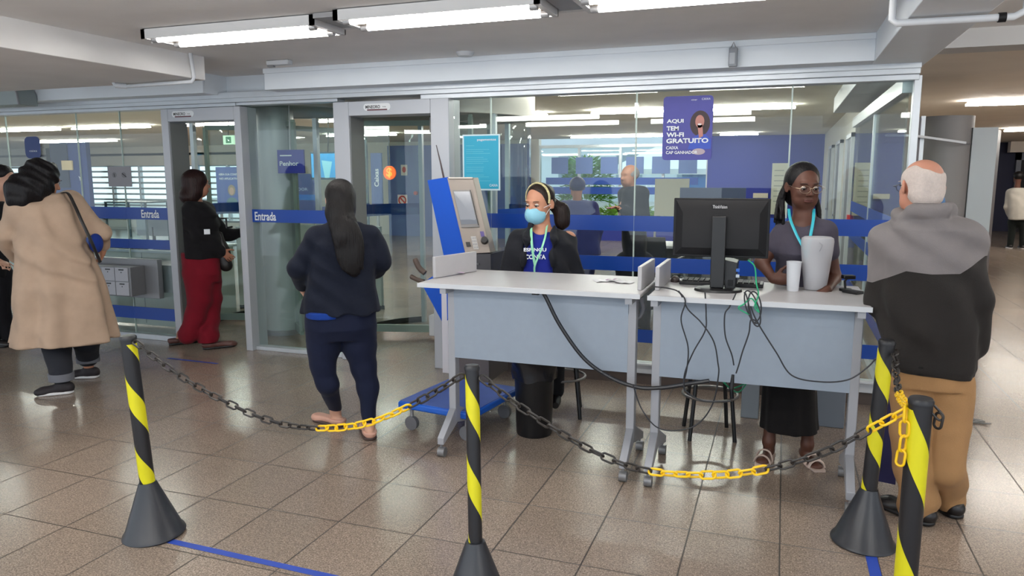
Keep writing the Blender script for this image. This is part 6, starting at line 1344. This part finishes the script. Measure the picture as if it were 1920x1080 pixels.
# ---------------- people farther off: one simple builder, each with own pose and clothes
def far_person(foot, label, headpx, kH, yaw, skinm, hair, tops, topm, legm, sh, el, wr, hemy, h=.012, long=0, seat=None, dv=(0,0), bald=False):
    P = Person(foot, label, 'person'); H = Head(P.p(*headpx), hframe(yaw, -6), kH)
    ng = H.c+V((0,0,-.19*kH)); pl = P.p((tops[-1][1]+tops[-1][2])/2, hemy)
    J = dict(neck=ng, chest=ng+V((0,0,-.15)), pel=pl, shL=P.p(*sh[0]), shR=P.p(*sh[1]), elL=P.p(*el[0]), elR=P.p(*el[1]), wrL=P.p(*wr[0]), wrR=P.p(*wr[1]), hipL=pl+V((-.09,0,-.04)), hipR=pl+V((.09,0,-.04)))
    if seat is None:
        J.update(knL=V((pl.x-.10,0,.48)), knR=V((pl.x+.10,0,.48)), anL=V((pl.x-.11,0,.09)), anR=V((pl.x+.11,.05,.09)))
    else: J.update(knL=V((pl.x-.10,-.42,.50)), knR=V((pl.x+.10,-.42,.50)), anL=V((pl.x-.10,-.45,.09)), anR=V((pl.x+.10,-.45,.09)))
    f = box_of(J, H, .16, h); core(f, J); H.sculpt(f, J['neck']); fw_ = H.M @ V((0,1,0)); fw_ = V((fw_.x, fw_.y, 0)).normalized()
    for s in 'LR': hand(f, J['wr'+s], (J['wr'+s]-J['el'+s]), V((0,0,-1)) if abs((J['wr'+s]-J['el'+s]).normalized().z) < .8 else fw_, 1, .5); foot_(f, J['an'+s], J['an'+s]+fw_*.17)
    P.put('body', f, skinm)
    if hair:
        f = frame_of([H.h(0,0,.0)], .17+long, h*.8); f.add(H.e((0,-.024,.036), (.090,.096,.088)), .01)
        if long: f.add(H.e((0,-.05,-.10), (.10,.06,.15)), .05)
        f.cut(H.e((0,.090,-.02), (.066,.062,.10)), .015); P.put('hair', f, hair, 1)
    f = frame_of([J['elL'],J['elR'],J['wrL'],J['wrR'],ng,pl+V((.1,.1,-.05)),pl-V((.1,.1,.05))], .15, h)
    f.add(loft([SL(P,y,x0,x1,rv) for y,x0,x1,rv in tops], .02, 7), .02); f.add(cone(J['shL'], J['shR'], .07), .04); limb(f, [J['shL'], J['elL'], J['wrL']], [.07,.06,.046]); limb(f, [J['shR'], J['elR'], J['wrR']], [.07,.06,.046]); f.noise(.004, (5,5,6), 2)
    P.put('jacket', f, topm, 1)
    f = frame_of([J['hipL'],J['hipR'],J['knL'],J['knR'],J['anL'],J['anR'],pl], .16, h)
    for s in 'LR': limb(f, [J['pel'], J['hip'+s], J['kn'+s], J['an'+s]+V((0,0,-.02))], [.12,.105,.078,.062], .04)
    P.put('trousers', f, legm, 1)
    for s in 'LR': shoe(P, 'shoe', J['an'+s], J['an'+s]+fw_*.17, bl, MATS['white_sole'])
    return P, H, J
foot_ = foot
gy = lambda px, Y: V((atY(px,500,Y).x, Y, 0))
P, H, J = far_person(gy(1188,7.4), 'man in a dark suit looking at a phone behind the glass', (1180,330), .98, 130, S_br, None, [(350,1172,1196,.08), (358,1166,1206,.12), (400,1162,1212,.15), (440,1166,1212,.14), (485,1168,1212,.15)], cloth('charcoal_suit', (36,36,44)), cloth('charcoal_suit', (36,36,44)), ((1172,364,.05),(1204,364,0)), ((1172,402,.12),(1206,405,-.05)), ((1176,402,.1),(1166,392,-.18)), 486)
q = J['wrR']+V((-.11,-.03,.0)); P.part('phone', MB().cbox((q.x,q.y,q.z+.012), (.075,.14,.009)), mat('maroon_phone', rgb(110,40,60), .3))
f = frame_of([H.h(0,0,.0)], .15, .008); f.add(H.e((0,-.02,.020), (.080,.096,.075)), .01); f.cut(H.e((0,.03,.07), (.06,.09,.08)), .02); f.cut(H.e((0,.095,-.02), (.085,.075,.12)), .01); P.put('hair', f, mat('hair_grey_short', rgb(120,112,112), .7), 1)
far_person(gy(1090,8.6), 'slate blue reflection silhouette built as a hooded person behind the masked woman, back turned', (1082,352), 1.05, 10, S_br, hairm('silhouette_hood', (62,66,120)), [(376,1066,1100,.10), (384,1052,1114,.15), (420,1046,1124,.18), (480,1046,1126,.19)], cloth('silhouette_top', (66,72,132)), cloth('silhouette_trousers', (50,54,100)), ((1056,388,0),(1110,388,0)), ((1050,430,0),(1122,430,0)), ((1058,460,.1),(1114,460,.1)), 486, .013)  # gap in the street reflection, built as a figure in the wall's blue
wp, wh, wj = far_person(gy(1812,11.6), 'seated woman with long dark hair and maroon jacket in the right corridor', (1812,371), .98, 170, S_lt, hairm('dark_long', (30,22,26)), [(386,1806,1822,.08), (390,1800,1826,.12), (410,1800,1828,.14), (432,1802,1828,.14)], cloth('maroon_jacket', (54,28,36)), cloth('black_trousers', (22,20,26)), ((1802,391,0),(1824,391,0)), ((1800,412,-.1),(1828,412,-.1)), ((1808,406,-.25),(1820,406,-.25)), 436, .012, .12, seat=.5)
bn_ = thing('waiting_bench', 'low bench under the seated woman in the right corridor', 'bench', (wp.f.x, wp.f.y, 0)); zb_ = wj['pel'].z-.14
MB().box((wp.f.x-.3,wp.f.y-.1,zb_-.05), (wp.f.x+.17,wp.f.y+.3,zb_)).build('bench_seat', M_dgrey, bn_, .006)
for x in (-.26,.13): MB().box((wp.f.x+x-.02,wp.f.y,0), (wp.f.x+x+.02,wp.f.y+.2,zb_-.05)).build('leg', M_galu, bn_)
far_person((1902,466), 'person in a cream hooded top and dark trousers, far end of the corridor', (1909,333), 1.1, 20, S_dark, hairm('black_far', (16,14,16)), [(352,1898,1920,.12), (358,1888,1928,.17), (385,1889,1930,.2), (412,1890,1930,.2)], cloth('cream_hoodie', (206,200,190)), cloth('black_green', (24,30,28)), ((1893,361,0),(1924,361,0)), ((1888,388,0),(1930,388,0)), ((1892,404,.1),(1927,404,.1)), 414, .018)
